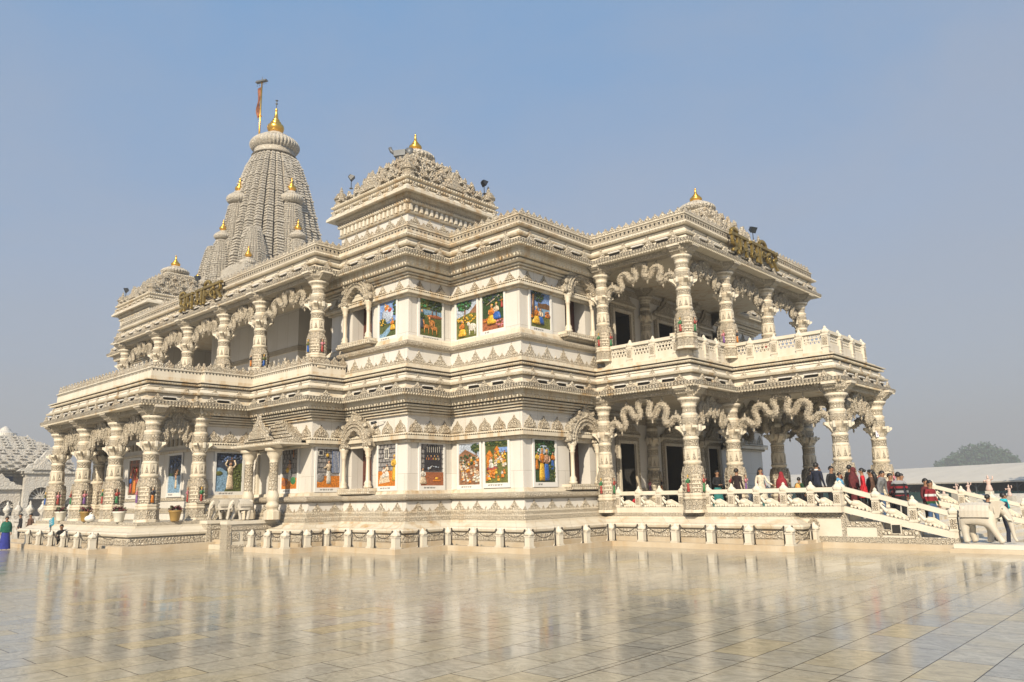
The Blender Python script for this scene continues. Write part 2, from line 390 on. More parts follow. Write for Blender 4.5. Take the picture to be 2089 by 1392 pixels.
ST = ['marble', 'marble_panel', 'marble_carved', 'marble_fine', 'dark_gap', 'marble_bright', 'marble_step']
temple = thing('marble_temple', 'huge carved white marble temple with golden finials, two storeys of porches and a curved tower', 'temple', TL)
NEG = (-X0, -Y0, 0)
def tpart(name, mb, mats=ST, label=None):
    o = build(name, mb, mats, temple, NEG)
    if label: o['label'] = label
    return o

# --- plinth, with its mouldings
is_e = lambda a, b, n: n[0] > 0.9 and abs((a[1] + b[1]) / 2 - Y0) < 1.5
mb = MB()
pp = [(1.5, 0.0), (1.5, 0.30), (1.2, 0.31), (1.2, 0.60), (1.12, 0.61), (1.12, 0.65), (1.28, 0.69), (1.30, 0.77), (1.24, 0.84), (1.05, 0.87), (0.85, 1.0), (0.75, 1.02), (0.75, 1.09), (0.64, 1.10), (0.64, 1.25)]
sweep(mb, PLIN, pp, [6, 6, 2, 0, 0, 0, 0, 0, 0, 0, 0, 0, 0, 3])
cap(mb, PLIN, 0.64, 1.25, 5)
teeth(mb, PLIN, 1.2, 0.60, 0.12, 0.05, 0.03, 0.14, 0)
outlines(mb, PLIN, 1.2, 0.34, 0.13, 0.24, 0.03, 0.30, PED, 3)
tpart('plinth', mb)

# --- lower walls
south_mid = lambda a, b, n: n[1] < -0.9 and abs((a[0] + b[0]) / 2 - X0) < 1.0
east_mid = lambda a, b, n: n[0] > 0.9 and abs((a[1] + b[1]) / 2 - Y0) < 1.0
back = lambda a, b, n: south_mid(a, b, n) or east_mid(a, b, n)
mb = MB()
wp = [(0.62, 1.25), (0.60, 1.31), (0.50, 1.315), (0.50, 1.505), (0.37, 1.52), (0.35, 1.93), (0.30, 1.94), (0.30, 1.97), (0.48, 1.975), (0.53, 2.02), (0.55, 2.10), (0.50, 2.19), (0.40, 2.22), (0.20, 2.24), (0.16, 2.36), (0.05, 2.38), (0.0, 2.40)]
sweep(mb, WALL, wp, [3, 0, 3, 0, 1, 0, 0, 0, 3, 3, 3, 3, 0, 0, 0, 0], back)
teeth(mb, WALL, 0.50, 1.50, 0.07, 0.06, 0.03, 0.11, 0, 0.5, back); teeth(mb, WALL, 0.60, 1.31, 0.07, 0.06, 0.03, 0.11, 0, 0.5, back)
outlines(mb, WALL, 0.36, 1.52, 0.40, 0.39, 0.035, 1.10, PED, 2, back)
outlines(mb, WALL, 0.36, 1.52, 0.12, 0.15, 0.03, 1.10, PED, 2, back, phase=0.0)
wp2 = [(0.0, 4.43), (0.12, 4.43), (0.15, 4.55), (0.30, 4.56), (0.30, 4.72), (0.04, 4.725), (0.04, 4.775), (0.30, 4.78), (0.28, 4.83), (0.10, 4.84), (0.08, 5.62), (0.20, 5.63), (0.20, 5.70), (0.08, 5.705), (0.08, 5.735), (0.29, 5.74), (0.30, 5.81), (0.15, 5.815), (0.15, 5.845), (0.39, 5.85), (0.41, 5.915), (0.25, 5.92), (0.25, 5.95), (0.50, 5.955), (0.50, 6.02), (0.12, 6.025), (0.12, 6.075), (0.58, 6.08), (0.68, 6.20), (0.68, 6.40)]
sweep(mb, WALL, wp2, [0] * 9 + [1] + [0] * 30, back)
teeth(mb, WALL, 0.30, 4.80, 0.09, 0.07, 0.05, 0.13, 0, 0.5, back)
teeth(mb, WALL, 0.15, 4.55, 0.08, 0.08, 0.05, 0.11, 0, 0.5, back)
outlines(mb, WALL, 0.09, 4.84, 0.39, 0.58, 0.05, 0.92, OGEE, 2, back, boss=True)
teeth(mb, WALL, 0.25, 5.80, 0.12, 0.06, 0.05, 0.17, 0, 0.6, back)
teeth(mb, WALL, 0.50, 6.03, 0.08, 0.06, 0.04, 0.12, 0, 0.5, back)
teeth(mb, WALL, 0.66, 6.20, 0.17, 0.13, 0.05, 0.20, 0, 0.4, back)
outlines(mb, WALL, 0.60, 6.20, 0.17, 0.19, 0.09, 1.15, TRI, 0, back)
tpart('wall', mb)
# panel band, with the two deep niches left open
NIW = 0.75
NICHES = [('S', -29.25, y2w, 0.0), ('E', x3w, 27.75, PI / 2)]
def panel_band(path, z0, z1, opens, skip):
    ns = normals(path); m = len(path)
    for i in range(m):
        a, b, n = path[i], path[(i + 1) % m], ns[i]
        if skip(a, b, n): continue
        L = math.hypot(b[0] - a[0], b[1] - a[1]); t = ((b[0] - a[0]) / L, (b[1] - a[1]) / L)
        cuts = [0.0, L]
        for ox, oy in opens:
            s = (ox - a[0]) * t[0] + (oy - a[1]) * t[1]; off = (ox - a[0]) * n[0] + (oy - a[1]) * n[1]
            if abs(off) < 0.05 and 0 < s < L: cuts += [s - NIW, s + NIW]
        cuts.sort(); mb = MB()
        for k in range(0, len(cuts), 2):
            p = [(a[0] + t[0] * c, a[1] + t[1] * c) for c in (cuts[k], cuts[k + 1])]
            mb.add([(p[0][0], p[0][1], z0), (p[1][0], p[1][1], z0), (p[1][0], p[1][1], z1), (p[0][0], p[0][1], z1)], [[0, 1, 2, 3]], 1)
            if k + 2 < len(cuts): tpart('wall', mb); mb = MB()
        tpart('wall', mb)
panel_band(WALL, 2.39, 4.44, [(-29.25, y2w), (x3w, 27.75)], back)

# --- lower eave, cornice
def eave(path, z, wide=1.0):
    mb = MB()
    ep = [(0.2, z + 0.0), (wide - 0.02, z + 0.0), (wide, z + 0.06), (wide + 0.03, z + 0.06), (wide + 0.03, z + 0.20), (wide - 0.02, z + 0.21), (wide - 0.22, z + 0.30), (0.74, z + 0.40), (0.62, z + 0.42), (0.60, z + 0.57)]
    sweep(mb, path, ep, [0, 0, 0, 3, 0, 0, 0, 0, 5])
    cap(mb, path, 0.2, z + 0.001, 0, True)
    teeth(mb, path, wide - 0.02, z + 0.05, 0.11, 0.10, 0.05, 0.14, 0, 0.4)
    slots(mb, path, wide - 0.10, z + 0.235, 1.28, 1, 4)
    # pierced strip along the edge
    for a, t, n, L in runs(path, wide + 0.031):
        k = int(L / 0.15)
        for i in range(k):
            c = (i + 0.5) * L / k; x, y = a[0] + t[0] * c, a[1] + t[1] * c
            for zz in (z + 0.10, z + 0.165):
                hw = 0.032
                mb.add([(x - t[0] * hw + n[0] * 0.003, y - t[1] * hw + n[1] * 0.003, zz - 0.02), (x + t[0] * hw + n[0] * 0.003, y + t[1] * hw + n[1] * 0.003, zz - 0.02),
                        (x + t[0] * hw + n[0] * 0.003, y + t[1] * hw + n[1] * 0.003, zz + 0.02), (x - t[0] * hw + n[0] * 0.003, y - t[1] * hw + n[1] * 0.003, zz + 0.02)], [[0, 1, 2, 3]], 4)
    return mb
tpart('eave', eave(EAVE, 6.40))
mb = MB()
cp = [(0.60, 6.93), (0.40, 6.935), (0.40, 6.985), (0.80, 6.99), (0.84, 7.08), (0.74, 7.12), (0.66, 7.24), (0.50, 7.245), (0.50, 7.275), (0.62, 7.28), (0.58, 7.37), (0.40, 7.375), (0.40, 7.42), (0.62, 7.425), (0.71, 7.44), (0.73, 7.48), (0.68, 7.52), (0.45, 7.525), (0.45, 7.555), (0.78, 7.56), (0.78, 7.60), (0.45, 7.63), (0.45, 7.78)] + [(0.45, 7.781)] * 0
sweep(mb, EAVE, cp, [0, 0, 0, 0, 5, 5, 5, 5, 5, 5, 0, 0, 0, 0] + [0] * 20)
teeth(mb, EAVE, 0.78, 7.10, 0.15, 0.12, 0.07, 0.185, 0, 0.4)
teeth(mb, EAVE, 0.69, 7.52, 0.11, 0.11, 0.06, 0.125, 0, 0.5)
outlines(mb, EAVE, 0.66, 7.12, 0.17, 0.20, 0.08, 1.28, PED, 2)
cap(mb, EAVE, 0.45, 7.78, 5)
tpart('cornice', mb)

# --- parapet of the south porch roof (with its leaf cresting)
s_arm = lambda a, b, n: not (((a[1] + b[1]) / 2 < 21.4 and (a[0] + b[0]) / 2 < -30.4 and (a[0] + b[0]) / 2 > -53.4) and not (n[1] < -0.9 and abs((a[1] + b[1]) / 2 - y2w) < 0.1))
mb = MB()
sweep(mb, EAVE, [(0.45, 7.78), (0.45, 8.13), (0.50, 8.14), (0.50, 8.18), (0.28, 8.18), (0.28, 7.78)], 5, s_arm)
outlines(mb, EAVE, 0.36, 8.18, 0.42, 0.40, 0.08, 0.44, LEAF, 2, s_arm)
teeth(mb, EAVE, 0.45, 8.10, 0.07, 0.08, 0.03, 0.16, 4, 0.5, s_arm)
tpart('parapet', mb)

# --- upper walls
notporch = lambda a, b, n: back(a, b, n)
ucorner = lambda a, b, n: back(a, b, n) or (abs((a[0] + b[0]) / 2 - X0) < 10.2 and (a[1] + b[1]) / 2 < 25.5)
mb = MB()
up = [(0.45, 7.78), (0.42, 7.80), (0.40, 7.92), (0.32, 7.95), (0.30, 8.53), (0.36, 8.56), (0.48, 8.62), (0.52, 8.71), (0.48, 8.80), (0.36, 8.85), (0.18, 8.88), (0.15, 9.04), (0.05, 9.16), (0.0, 9.18)]
sweep(mb, UWALL, up, [0, 3, 0, 1, 0, 3, 3, 3, 3, 0, 0, 0, 0], ucorner)
outlines(mb, UWALL, 0.31, 7.96, 0.38, 0.50, 0.035, 1.08, PED, 2, ucorner)
outlines(mb, UWALL, 0.31, 7.96, 0.12, 0.15, 0.03, 1.08, PED, 2, ucorner, phase=0.0)
up2 = [(0.0, 10.93), (0.12, 10.93), (0.15, 11.02), (0.30, 11.03), (0.30, 11.15), (0.04, 11.155), (0.04, 11.2), (0.30, 11.205), (0.28, 11.25), (0.10, 11.26), (0.08, 11.77), (0.18, 11.775), (0.20, 11.84), (0.08, 11.845), (0.08, 11.875), (0.29, 11.88), (0.30, 11.945), (0.16, 11.95), (0.16, 11.98), (0.42, 11.985), (0.50, 12.05), (0.50, 12.09), (0.12, 12.095), (0.12, 12.145), (0.58, 12.15), (0.70, 12.28), (0.70, 12.52)]
sweep(mb, UWALL, up2, [0] * 9 + [1] + [0] * 30 + [0, 0, 0, 0, 0, 0, 0, 0, 0, 0, 0, 0, 0], ucorner)
teeth(mb, UWALL, 0.30, 11.23, 0.09, 0.07, 0.05, 0.13, 0, 0.5, ucorner)
teeth(mb, UWALL, 0.15, 11.02, 0.08, 0.08, 0.05, 0.11, 0, 0.5, ucorner)
outlines(mb, UWALL, 0.09, 11.28, 0.40, 0.46, 0.05, 1.12, PED, 2, ucorner, boss=True)
outlines(mb, UWALL, 0.09, 11.28, 0.14, 0.15, 0.04, 1.12, PED, 2, ucorner, phase=0.0)
teeth(mb, UWALL, 0.25, 11.94, 0.12, 0.06, 0.05, 0.17, 0, 0.6, ucorner)
teeth(mb, UWALL, 0.66, 12.29, 0.17, 0.15, 0.06, 0.20, 0, 0.4, ucorner)
outlines(mb, UWALL, 0.60, 12.28, 0.15, 0.20, 0.09, 1.0, PED, 2, ucorner)
tpart('wall', mb)
panel_band(UWALL, 9.17, 10.94, [(-29.4, y2w), (x3w, 27.8)], ucorner)
# plain walls inside the south gallery
mb = MB()
recess = lambda a, b, n: not (abs((a[0] + b[0]) / 2 - X0) < 10.2 and (a[1] + b[1]) / 2 < 25.5) or (n[1] < -0.9 and abs((a[1] + b[1]) / 2 - y2w) < 0.2)
sweep(mb, UWALL, [(0.0, 7.78), (0.0, 9.0), (0.03, 9.02), (0.03, 9.2), (0.0, 9.22), (0.0, 10.12), (0.04, 10.14), (0.04, 10.42), (0.0, 10.44), (0.0, 12.52)], [1, 0, 3, 0, 1, 0, 3, 0, 1], recess)
gx = 2 * X0 + 36.8
for k in range(6): mb.box(gx + 0.9 + k * 1.6, gx + 1.25 + k * 1.6, 22.49, 22.51, 9.5, 9.85, 0)
tpart('wall', mb)

# --- upper eave, frieze and cresting
tpart('eave', eave(UEAVE, 12.52, 1.03))
mb = MB()
cp = [(0.60, 13.0), (0.42, 12.94), (0.42, 12.975), (0.80, 12.98), (0.86, 13.02), (0.88, 13.10), (0.78, 13.14), (0.68, 13.28), (0.70, 13.36), (0.50, 13.365), (0.50, 13.40), (0.86, 13.41), (0.92, 13.46), (0.88, 13.53), (0.74, 13.56), (0.72, 13.58), (0.72, 13.90), (0.76, 13.91), (0.76, 13.95), (0.52, 13.95), (0.52, 13.55)]
sweep(mb, UEAVE, cp, [0, 0, 0, 0, 0, 0, 5, 5, 0, 0, 0, 0, 0, 0, 0, 3, 0, 0, 0, 0])
teeth(mb, UEAVE, 0.83, 13.12, 0.15, 0.12, 0.07, 0.185, 0, 0.4)
teeth(mb, UEAVE, 0.88, 13.53, 0.13, 0.13, 0.06, 0.15, 0, 0.5)
teeth(mb, UEAVE, 0.725, 13.82, 0.10, 0.12, 0.03, 0.22, 4, 0.5)
outlines(mb, UEAVE, 0.70, 13.12, 0.17, 0.20, 0.08, 1.28, PED, 2)
outlines(mb, UEAVE, 0.60, 13.95, 0.36, 0.33, 0.08, 0.385, LEAF, 2)
cap(mb, UEAVE, 0.52, 13.57, 0)
tpart('parapet', mb)

# --- columns
def column_mesh():
    mb = MB(); o8 = PI / 8
    q = lambda r: r / math.cos(PI / 8)
    mb.lathe([(q(0.50), 0), (q(0.50), 0.10), (q(0.47), 0.12), (q(0.45), 0.52), (q(0.49), 0.55), (q(0.50), 0.60), (q(0.44), 0.64), (q(0.47), 0.70), (q(0.47), 0.76), (q(0.42), 0.80)], n=8, rot=o8, smooth=False, mi=0, mis=[0, 0, 2, 0, 0, 0, 0, 0, 0, 0])
    mb.lathe([(q(0.40), 0.80), (q(0.41), 0.86), (q(0.43), 1.45), (q(0.45), 1.62), (q(0.40), 1.76), (q(0.33), 1.92)], n=8, rot=o8, smooth=False, mi=2)
    for k in range(4):                                   # four shallow shrines round the foot
        a = k * PI / 2; ca, sa = math.cos(a), math.sin(a)
        N = (ca, sa, 0); U = (-sa, ca, 0)
        mb.prism([(-0.17, 0.82), (-0.12, 0.82), (-0.12, 1.52), (0.12, 1.52), (0.12, 0.82), (0.17, 0.82), (0.17, 1.55), (0.10, 1.68), (0, 1.86), (-0.10, 1.68), (-0.17, 1.55)], (ca * 0.40, sa * 0.40, 0), U, (0, 0, 1), N, 0.085, 3)
    for z in (0.95, 1.12, 1.29, 1.46):
        mb.lathe([(q(0.43), z), (q(0.455), z + 0.02), (q(0.455), z + 0.05), (q(0.43), z + 0.07)], n=8, rot=o8, smooth=False, cap=False)
    mb.lathe([(0.34, 1.90), (0.36, 1.94), (0.40, 1.99), (0.40, 2.05), (0.34, 2.09)], n=20)
    mb.lathe([(q(0.335), 2.08), (q(0.335), 2.54), (q(0.31), 2.56)], n=8, rot=o8, smooth=False, mi=0)
    for k in range(8):
        a = k * PI / 4; ca, sa = math.cos(a), math.sin(a)
        mb.prism([(u * 0.09, 2.14 + v * 0.34) for u, v in PED], (ca * 0.335, sa * 0.335, 0), (-sa, ca, 0), (0, 0, 1), (ca, sa, 0), 0.02, 2)
    mb.lathe([(0.33, 2.54), (0.35, 2.57), (0.35, 2.62), (0.31, 2.64), (0.33, 2.68), (0.33, 2.95), (0.36, 2.98), (0.35, 3.03), (0.31, 3.05), (0.33, 3.10), (0.35, 3.2), (0.33, 3.30), (0.30, 3.32)], n=24, mis=[0, 0, 0, 0, 3, 0, 0, 0, 0, 3, 3, 0, 0])
    # collar with four brackets and drop pendants
    mb.lathe([(q(0.32), 3.18), (q(0.36), 3.28), (q(0.42), 3.36), (q(0.46), 3.44), (q(0.46), 3.52), (q(0.34), 3.54)], n=8, rot=o8, smooth=False)
    for k in range(4):
        a = k * PI / 2 + PI / 4; ca, sa = math.cos(a), math.sin(a)
        mb.prism([(0.25, 3.10), (0.34, 3.12), (0.42, 3.25), (0.55, 3.36), (0.66, 3.42), (0.66, 3.52), (0.25, 3.52)], (-(-sa) * 0.09, -ca * 0.09, 0), (ca, sa, 0), (0, 0, 1), (-sa, ca, 0), 0.18, 0)
        b = k * PI / 2; cb, sb = math.cos(b), math.sin(b)
        mb.box(cb * 0.48 - 0.05, cb * 0.48 + 0.05, sb * 0.48 - 0.05, sb * 0.48 + 0.05, 3.30, 3.56, 5)
    mb.lathe([(0.31, 3.53), (0.33, 3.57), (0.36, 3.66), (0.36, 3.78), (0.32, 3.86), (0.35, 3.92), (0.37, 3.97), (0.35, 4.03), (0.30, 4.06), (0.30, 4.30), (0.34, 4.33), (0.34, 4.38), (0.31, 4.40), (0.38, 4.50), (0.47, 4.60), (0.50, 4.68), (0.44, 4.71)], n=24, mis=[0, 3, 3, 3, 0, 0, 0, 0, 3, 0, 0, 0, 0, 3, 0, 0, 0])
    mb.lathe([(q(0.42), 4.70), (q(0.46), 4.80), (q(0.60), 4.92), (q(0.64), 5.15)], n=8, rot=o8, smooth=False, mi=3)
    for k in range(4):
        a = k * PI / 2; ca, sa = math.cos(a), math.sin(a)
        mb.prism([(0.2, 4.70), (0.44, 4.72), (0.50, 4.80), (0.60, 4.84), (0.66, 4.94), (0.74, 4.97), (0.78, 5.02), (0.78, 5.15), (0.2, 5.15)], (sa * 0.26, -ca * 0.26, 0), (ca, sa, 0), (0, 0, 1), (-sa, ca, 0), 0.52, 3)
        mb.box(min(ca * 0.3 - abs(sa) * 0.3, ca * 0.82 - abs(sa) * 0.3), max(ca * 0.3 + abs(sa) * 0.3, ca * 0.82 + abs(sa) * 0.3), min(sa * 0.3 - abs(ca) * 0.3, sa * 0.82 - abs(ca) * 0.3), max(sa * 0.3 + abs(ca) * 0.3, sa * 0.82 + abs(ca) * 0.3), 5.05, 5.148, 0)
    return mb.mesh('column', ST)
COLMESH = column_mesh()
FIGC = [('paint_yellow', 'paint_green', 'paint_red'), ('paint_flesh', 'paint_red', 'paint_green'), ('paint_flesh', 'paint_pink', 'paint_purple'), ('paint_cream', 'paint_dark', 'paint_orange'), ('paint_yellow', 'paint_lgreen', 'paint_blue'), ('paint_flesh', 'paint_pink', 'paint_red')]
def statuette_mesh(cs):
    mb = MB()
    mb.lathe([(0.055, 0), (0.075, 0.02), (0.06, 0.20), (0.05, 0.30), (0.045, 0.34)], n=10, mi=2, sy=0.7)
    mb.lathe([(0.045, 0.33), (0.065, 0.42), (0.07, 0.48), (0.03, 0.52)], n=10, mi=1, sy=0.7)
    mb.tube([(-0.07, 0, 0.48), (-0.10, -0.03, 0.40), (-0.05, -0.07, 0.36)], 0.018, 6, 1); mb.tube([(0.07, 0, 0.48), (0.11, -0.03, 0.42), (0.09, -0.06, 0.52)], 0.018, 6, 1)
    mb.ball((0, -0.01, 0.565), 0.038, 0.038, 0.045, 8, 6, 3); mb.lathe([(0.04, 0.58), (0.035, 0.62), (0.005, 0.69)], n=8, mi=0)
    return mb.mesh('statuette', [cs[0], cs[1], cs[2], 'paint_flesh'])
FIGM = [statuette_mesh(c) for c in FIGC]
def column(x, y, z, sx, sz, figs=True, k=0):
    o = link('column', COLMESH, temple, (x - X0, y - Y0, z)); o.scale = (sx, sx, sz)
    if figs:
        for j, (dx, dy, rz) in enumerate(((0, -1, 0), (1, 0, PI / 2))):
            f = link('statuette', FIGM[(k + j) % len(FIGM)], o, (dx * 0.485, dy * 0.485, 0.84), rz)
    return o
LOWS = [(-35.76, 14.58), (-39.82, 14.58), (-44.1, 14.58), (-48.1, 14.58)]
LOWE = [(-20.8, 28.6), (-16.4, 28.6), (-16.4, 32.3), (-11.67, 32.3), (-11.67, 37.0), (-16.4, 36.9), (-16.4, 40.7), (-20.8, 41.0)]
UPS = [(-30.44, 19.6), (-35.64, 19.6), (-39.51, 19.6), (-43.96, 19.6), (-48.03, 19.6), (-53.31, 19.6)]
UPE = [(-20.6, 28.6), (-16.3, 28.6), (-16.3, 32.4), (-16.3, 36.8), (-16.3, 41.0)]
for i, (x, y) in enumerate(LOWS): column(x, y, FL, 1.0, 1.0, True, [4, 1, 0, 2][::-1][i])
column(-35.62, 16.75, FL, 0.92, 1.0, True, 5); column(-48.2, 16.75, FL, 0.92, 1.0, False)
for i, (x, y) in enumerate(LOWE): column(x, y, FL, 0.95 if i else 0.85, 1.0, i < 5, [0, 0, 1, 1, 1, 0, 0, 0][i])
for i, (x, y) in enumerate(UPS): column(x, y, UFL, 0.95, 0.877, i < 2, 4 if i == 0 else 3)
for i, (x, y) in enumerate(UPE): column(x, y, UFL, 0.92 if i else 0.82, 0.877, True, [0, 0, 2, 1, 1][i])
for z, sz in ((FL, 1.0), (UFL, 0.877)):
    for y in (33.55, 38.2): column(-21.45, y, z, 0.85, sz, True, 2)

# --- serpentine arches between the columns
def catmull(P, n=5):
    out = []
    for i in range(len(P) - 1):
        p0, p1, p2, p3 = P[max(i - 1, 0)], P[i], P[i + 1], P[min(i + 2, len(P) - 1)]
        for k in range(n):
            t = k / n
            out.append(tuple(0.5 * ((2 * b) + (-a + c) * t + (2 * a - 5 * b + 4 * c - d) * t * t + (-a + 3 * b - 3 * c + d) * t ** 3) for a, b, c, d in zip(p0, p1, p2, p3)))
    out.append(P[-1]); return out
HALF = [(-1.0, -0.10), (-0.98, 0.10), (-0.90, 0.26), (-0.78, 0.26), (-0.70, 0.13), (-0.60, 0.10), (-0.54, 0.24), (-0.59, 0.44), (-0.60, 0.60), (-0.50, 0.73), (-0.38, 0.68), (-0.33, 0.53), (-0.26, 0.40), (-0.15, 0.42), (-0.12, 0.58), (-0.17, 0.76), (-0.14, 0.93), (0, 1.02)]
ARCHM = {}
def arch_mesh(hs, h):
    key = (round(hs, 2), round(h, 2))
    if key in ARCHM: return ARCHM[key]
    mb = MB(); pts = HALF + [(-x, y) for x, y in HALF[-2::-1]]
    P = catmull([(x * hs, 0.0, y * h) for x, y in pts], 5)
    mb.tube(P, [0.108 + 0.014 * ((i // 2) % 2) for i in range(len(P))], 10, 0, True, 1.25)
    for i in range(1, len(P) - 1, 2):                      # scales down the middle of the band
        for s in (-1, 1): mb.ball((P[i][0], s * 0.128, P[i][2]), 0.045, 0.035, 0.05, 6, 4)
        tx_, tz_ = P[i + 1][0] - P[i - 1][0], P[i + 1][2] - P[i - 1][2]; L_ = math.hypot(tx_, tz_) or 1
        for s in (-1, 1):
            nx_, nz_ = -tz_ / L_ * s, tx_ / L_ * s
            mb.tube([(P[i][0] + nx_ * 0.10, 0, P[i][2] + nz_ * 0.10), (P[i][0] + nx_ * 0.185, 0, P[i][2] + nz_ * 0.185)], [0.05, 0.012], 5)
    for x, y in ((-0.65, 0.02), (0.65, 0.02), (-0.21, 0.32), (0.21, 0.32)):
        mb.lathe([(0.005, -0.24), (0.05, -0.14), (0.03, -0.06), (0.06, 0.0)], (x * hs, 0, y * h), 8)
    for x, y in ((-0.84, 0.40), (-0.49, 0.88), (0.49, 0.88), (0.84, 0.40)):
        mb.lathe([(0.06, -0.04), (0.05, 0.05), (0.005, 0.18)], (x * hs, 0, y * h), 8)
    ARCHM[key] = mb.mesh('arch', ['marble_fine']); return ARCHM[key]
def arch(a, b, z, h, r=0.33):
    dx, dy = b[0] - a[0], b[1] - a[1]; L = math.hypot(dx, dy)
    link('arch', arch_mesh(L / 2 - r, h), temple, ((a[0] + b[0]) / 2 - X0, (a[1] + b[1]) / 2 - Y0, z), math.atan2(dy, dx))
ZA, ZU = FL + 3.55, UFL + 3.12
for i in range(3): arch(LOWS[i], LOWS[i + 1], ZA, 1.32)
arch(LOWS[0], (-35.76, 16.75), ZA, 1.3, 0.3); arch(LOWS[3], (-48.1, 16.75), ZA, 1.3, 0.3)
for i, j in ((0, 1), (1, 2), (2, 3), (3, 4), (4, 5), (5, 6), (6, 7), (2, 5)): arch(LOWE[i], LOWE[j], ZA, 1.32)
for i in range(5): arch(UPS[i], UPS[i + 1], ZU, 1.12)
for i in range(4): arch(UPE[i], UPE[i + 1], ZU, 1.12)
# beams over the arches
for pts, z in ((LOWS, 6.2), (LOWE, 6.2), (UPS, 12.33), (UPE, 12.33), ([(-35.76, 14.8), (-35.76, 17.1)], 6.2), ([(-48.1, 14.8), (-48.1, 17.1)], 6.2)):
    for a, b in zip(pts, pts[1:]):
        mb = MB(); mb.bar((a[0], a[1], z + 0.07), (b[0], b[1], z + 0.07), 0.5, 0.22, 3); tpart('beam', mb)
# ---------------------------------------------------------------- walls behind the porches, with doorways
def doorway(x, y, z, w, h, rz, dark='dark_gap', label=None):
    """local frame: x along the wall, -y outward"""
    mb = MB(); a, d = w / 2, 1.6
    v = [(-a, 0.02, 0), (a, 0.02, 0), (a, 0.02, h), (-a, 0.02, h), (-a, d, 0), (a, d, 0), (a, d, h), (-a, d, h)]
    mb.add(v, [[0, 4, 7, 3], [5, 1, 2, 6], [4, 5, 6, 7], [3, 7, 6, 2], [0, 1, 5, 4]], 0)
    o = build('doorway', mb, [dark], temple, (x - X0, y - Y0, z), rz)
    f = MB()
    for s in (-1, 1):
        f.box(min(s * a, s * (a + 0.14)), max(s * a, s * (a + 0.14)), -0.10, 0.05, 0, h + 0.14, 1)
        f.box(min(s * (a + 0.14), s * (a + 0.34)), max(s * (a + 0.14), s * (a + 0.34)), -0.06, 0.05, 0, h + 0.30, 0)
    f.box(-a - 0.0, a + 0.0, -0.10, 0.05, h, h + 0.14, 1); f.box(-a - 0.14, a + 0.14, -0.055, 0.05, h + 0.14, h + 0.34, 0)
    f.box(-a - 0.42, a + 0.42, -0.16, 0.02, h + 0.34, h + 0.44, 1)
    build('door_frame', f, ['marble_fine', 'marble'], o)
    g = MB(); g.prism([(u * (a + 0.45), v_ * 1.15) for u, v_ in PED], (0, 0.0, h + 0.445), (1, 0, 0), (0, 0, 1), (0, -1, 0), 0.12, 0)
    g.prism([(u * (a + 0.1), 0.1 + v_ * 0.7) for u, v_ in PED], (0, -0.12, h + 0.445), (1, 0, 0), (0, 0, 1), (0, -1, 0), 0.06, 0)
    build('pediment', g, ['marble_carved'], o)
    return o
def holed_wall(ax, pos, s0, s1, z0, z1, holes, ztop, th=0.35):
    mb = MB(); cuts = [s0] + [c for h in holes for c in h] + [s1]
    def bx(a, b, za, zb, mi=0, pr=0.0):
        if ax == 'E': mb.box(pos - th, pos + pr, a, b, za, zb, mi)
        else: mb.box(a, b, pos - pr, pos + th, za, zb, mi)
    for k in range(0, len(cuts), 2): bx(cuts[k], cuts[k + 1], z0, ztop)
    bx(s0, s1, ztop, z1)
    for k in range(0, len(cuts), 2):
        bx(cuts[k], cuts[k + 1], z0 + 0.30, z0 + 0.55, 2, 0.03); bx(cuts[k], cuts[k + 1], z0 + 0.90, z0 + 1.05, 3, 0.05)
    bx(s0, s1, ztop + 0.95, ztop + 1.25, 2, 0.04); bx(s0, s1, ztop + 1.40, ztop + 1.50, 3, 0.07)
    return mb
WM = ['marble_panel', 'marble', 'marble_carved', 'marble_fine']
e_low = [(30.86, 32.19), (34.94, 36.74), (39.4, 40.6)]
e_up = [(30.91, 32.34), (34.91, 36.53), (39.4, 40.6)]
tpart('wall', holed_wall('E', x3w, 29.25, 2 * Y0 - 29.25, FL, 6.4, e_low, 4.48), WM)
tpart('wall', holed_wall('E', x3w, 29.25, 2 * Y0 - 29.25, 7.79, 12.5, e_up, 11.05), WM)
for a, b in e_low: doorway(x3w, (a + b) / 2, FL, b - a - 0.02, 3.2, PI / 2)
for a, b in e_up: doorway(x3w, (a + b) / 2, 7.79, b - a - 0.02, 3.24, PI / 2)
mb = holed_wall('S', 17.05, 2 * X0 - x0w, x0w - 0.03, FL, 6.4, [], 4.5)
mb.box(-48.0, x0w - 0.02, 16.96, 17.04, 4.50, 4.62, 1)
for i in range(24): mb.box(-47.8 + i * 0.5, -47.62 + i * 0.5, 16.97, 17.045, 4.85, 5.20, 3)
tpart('wall', mb, WM)

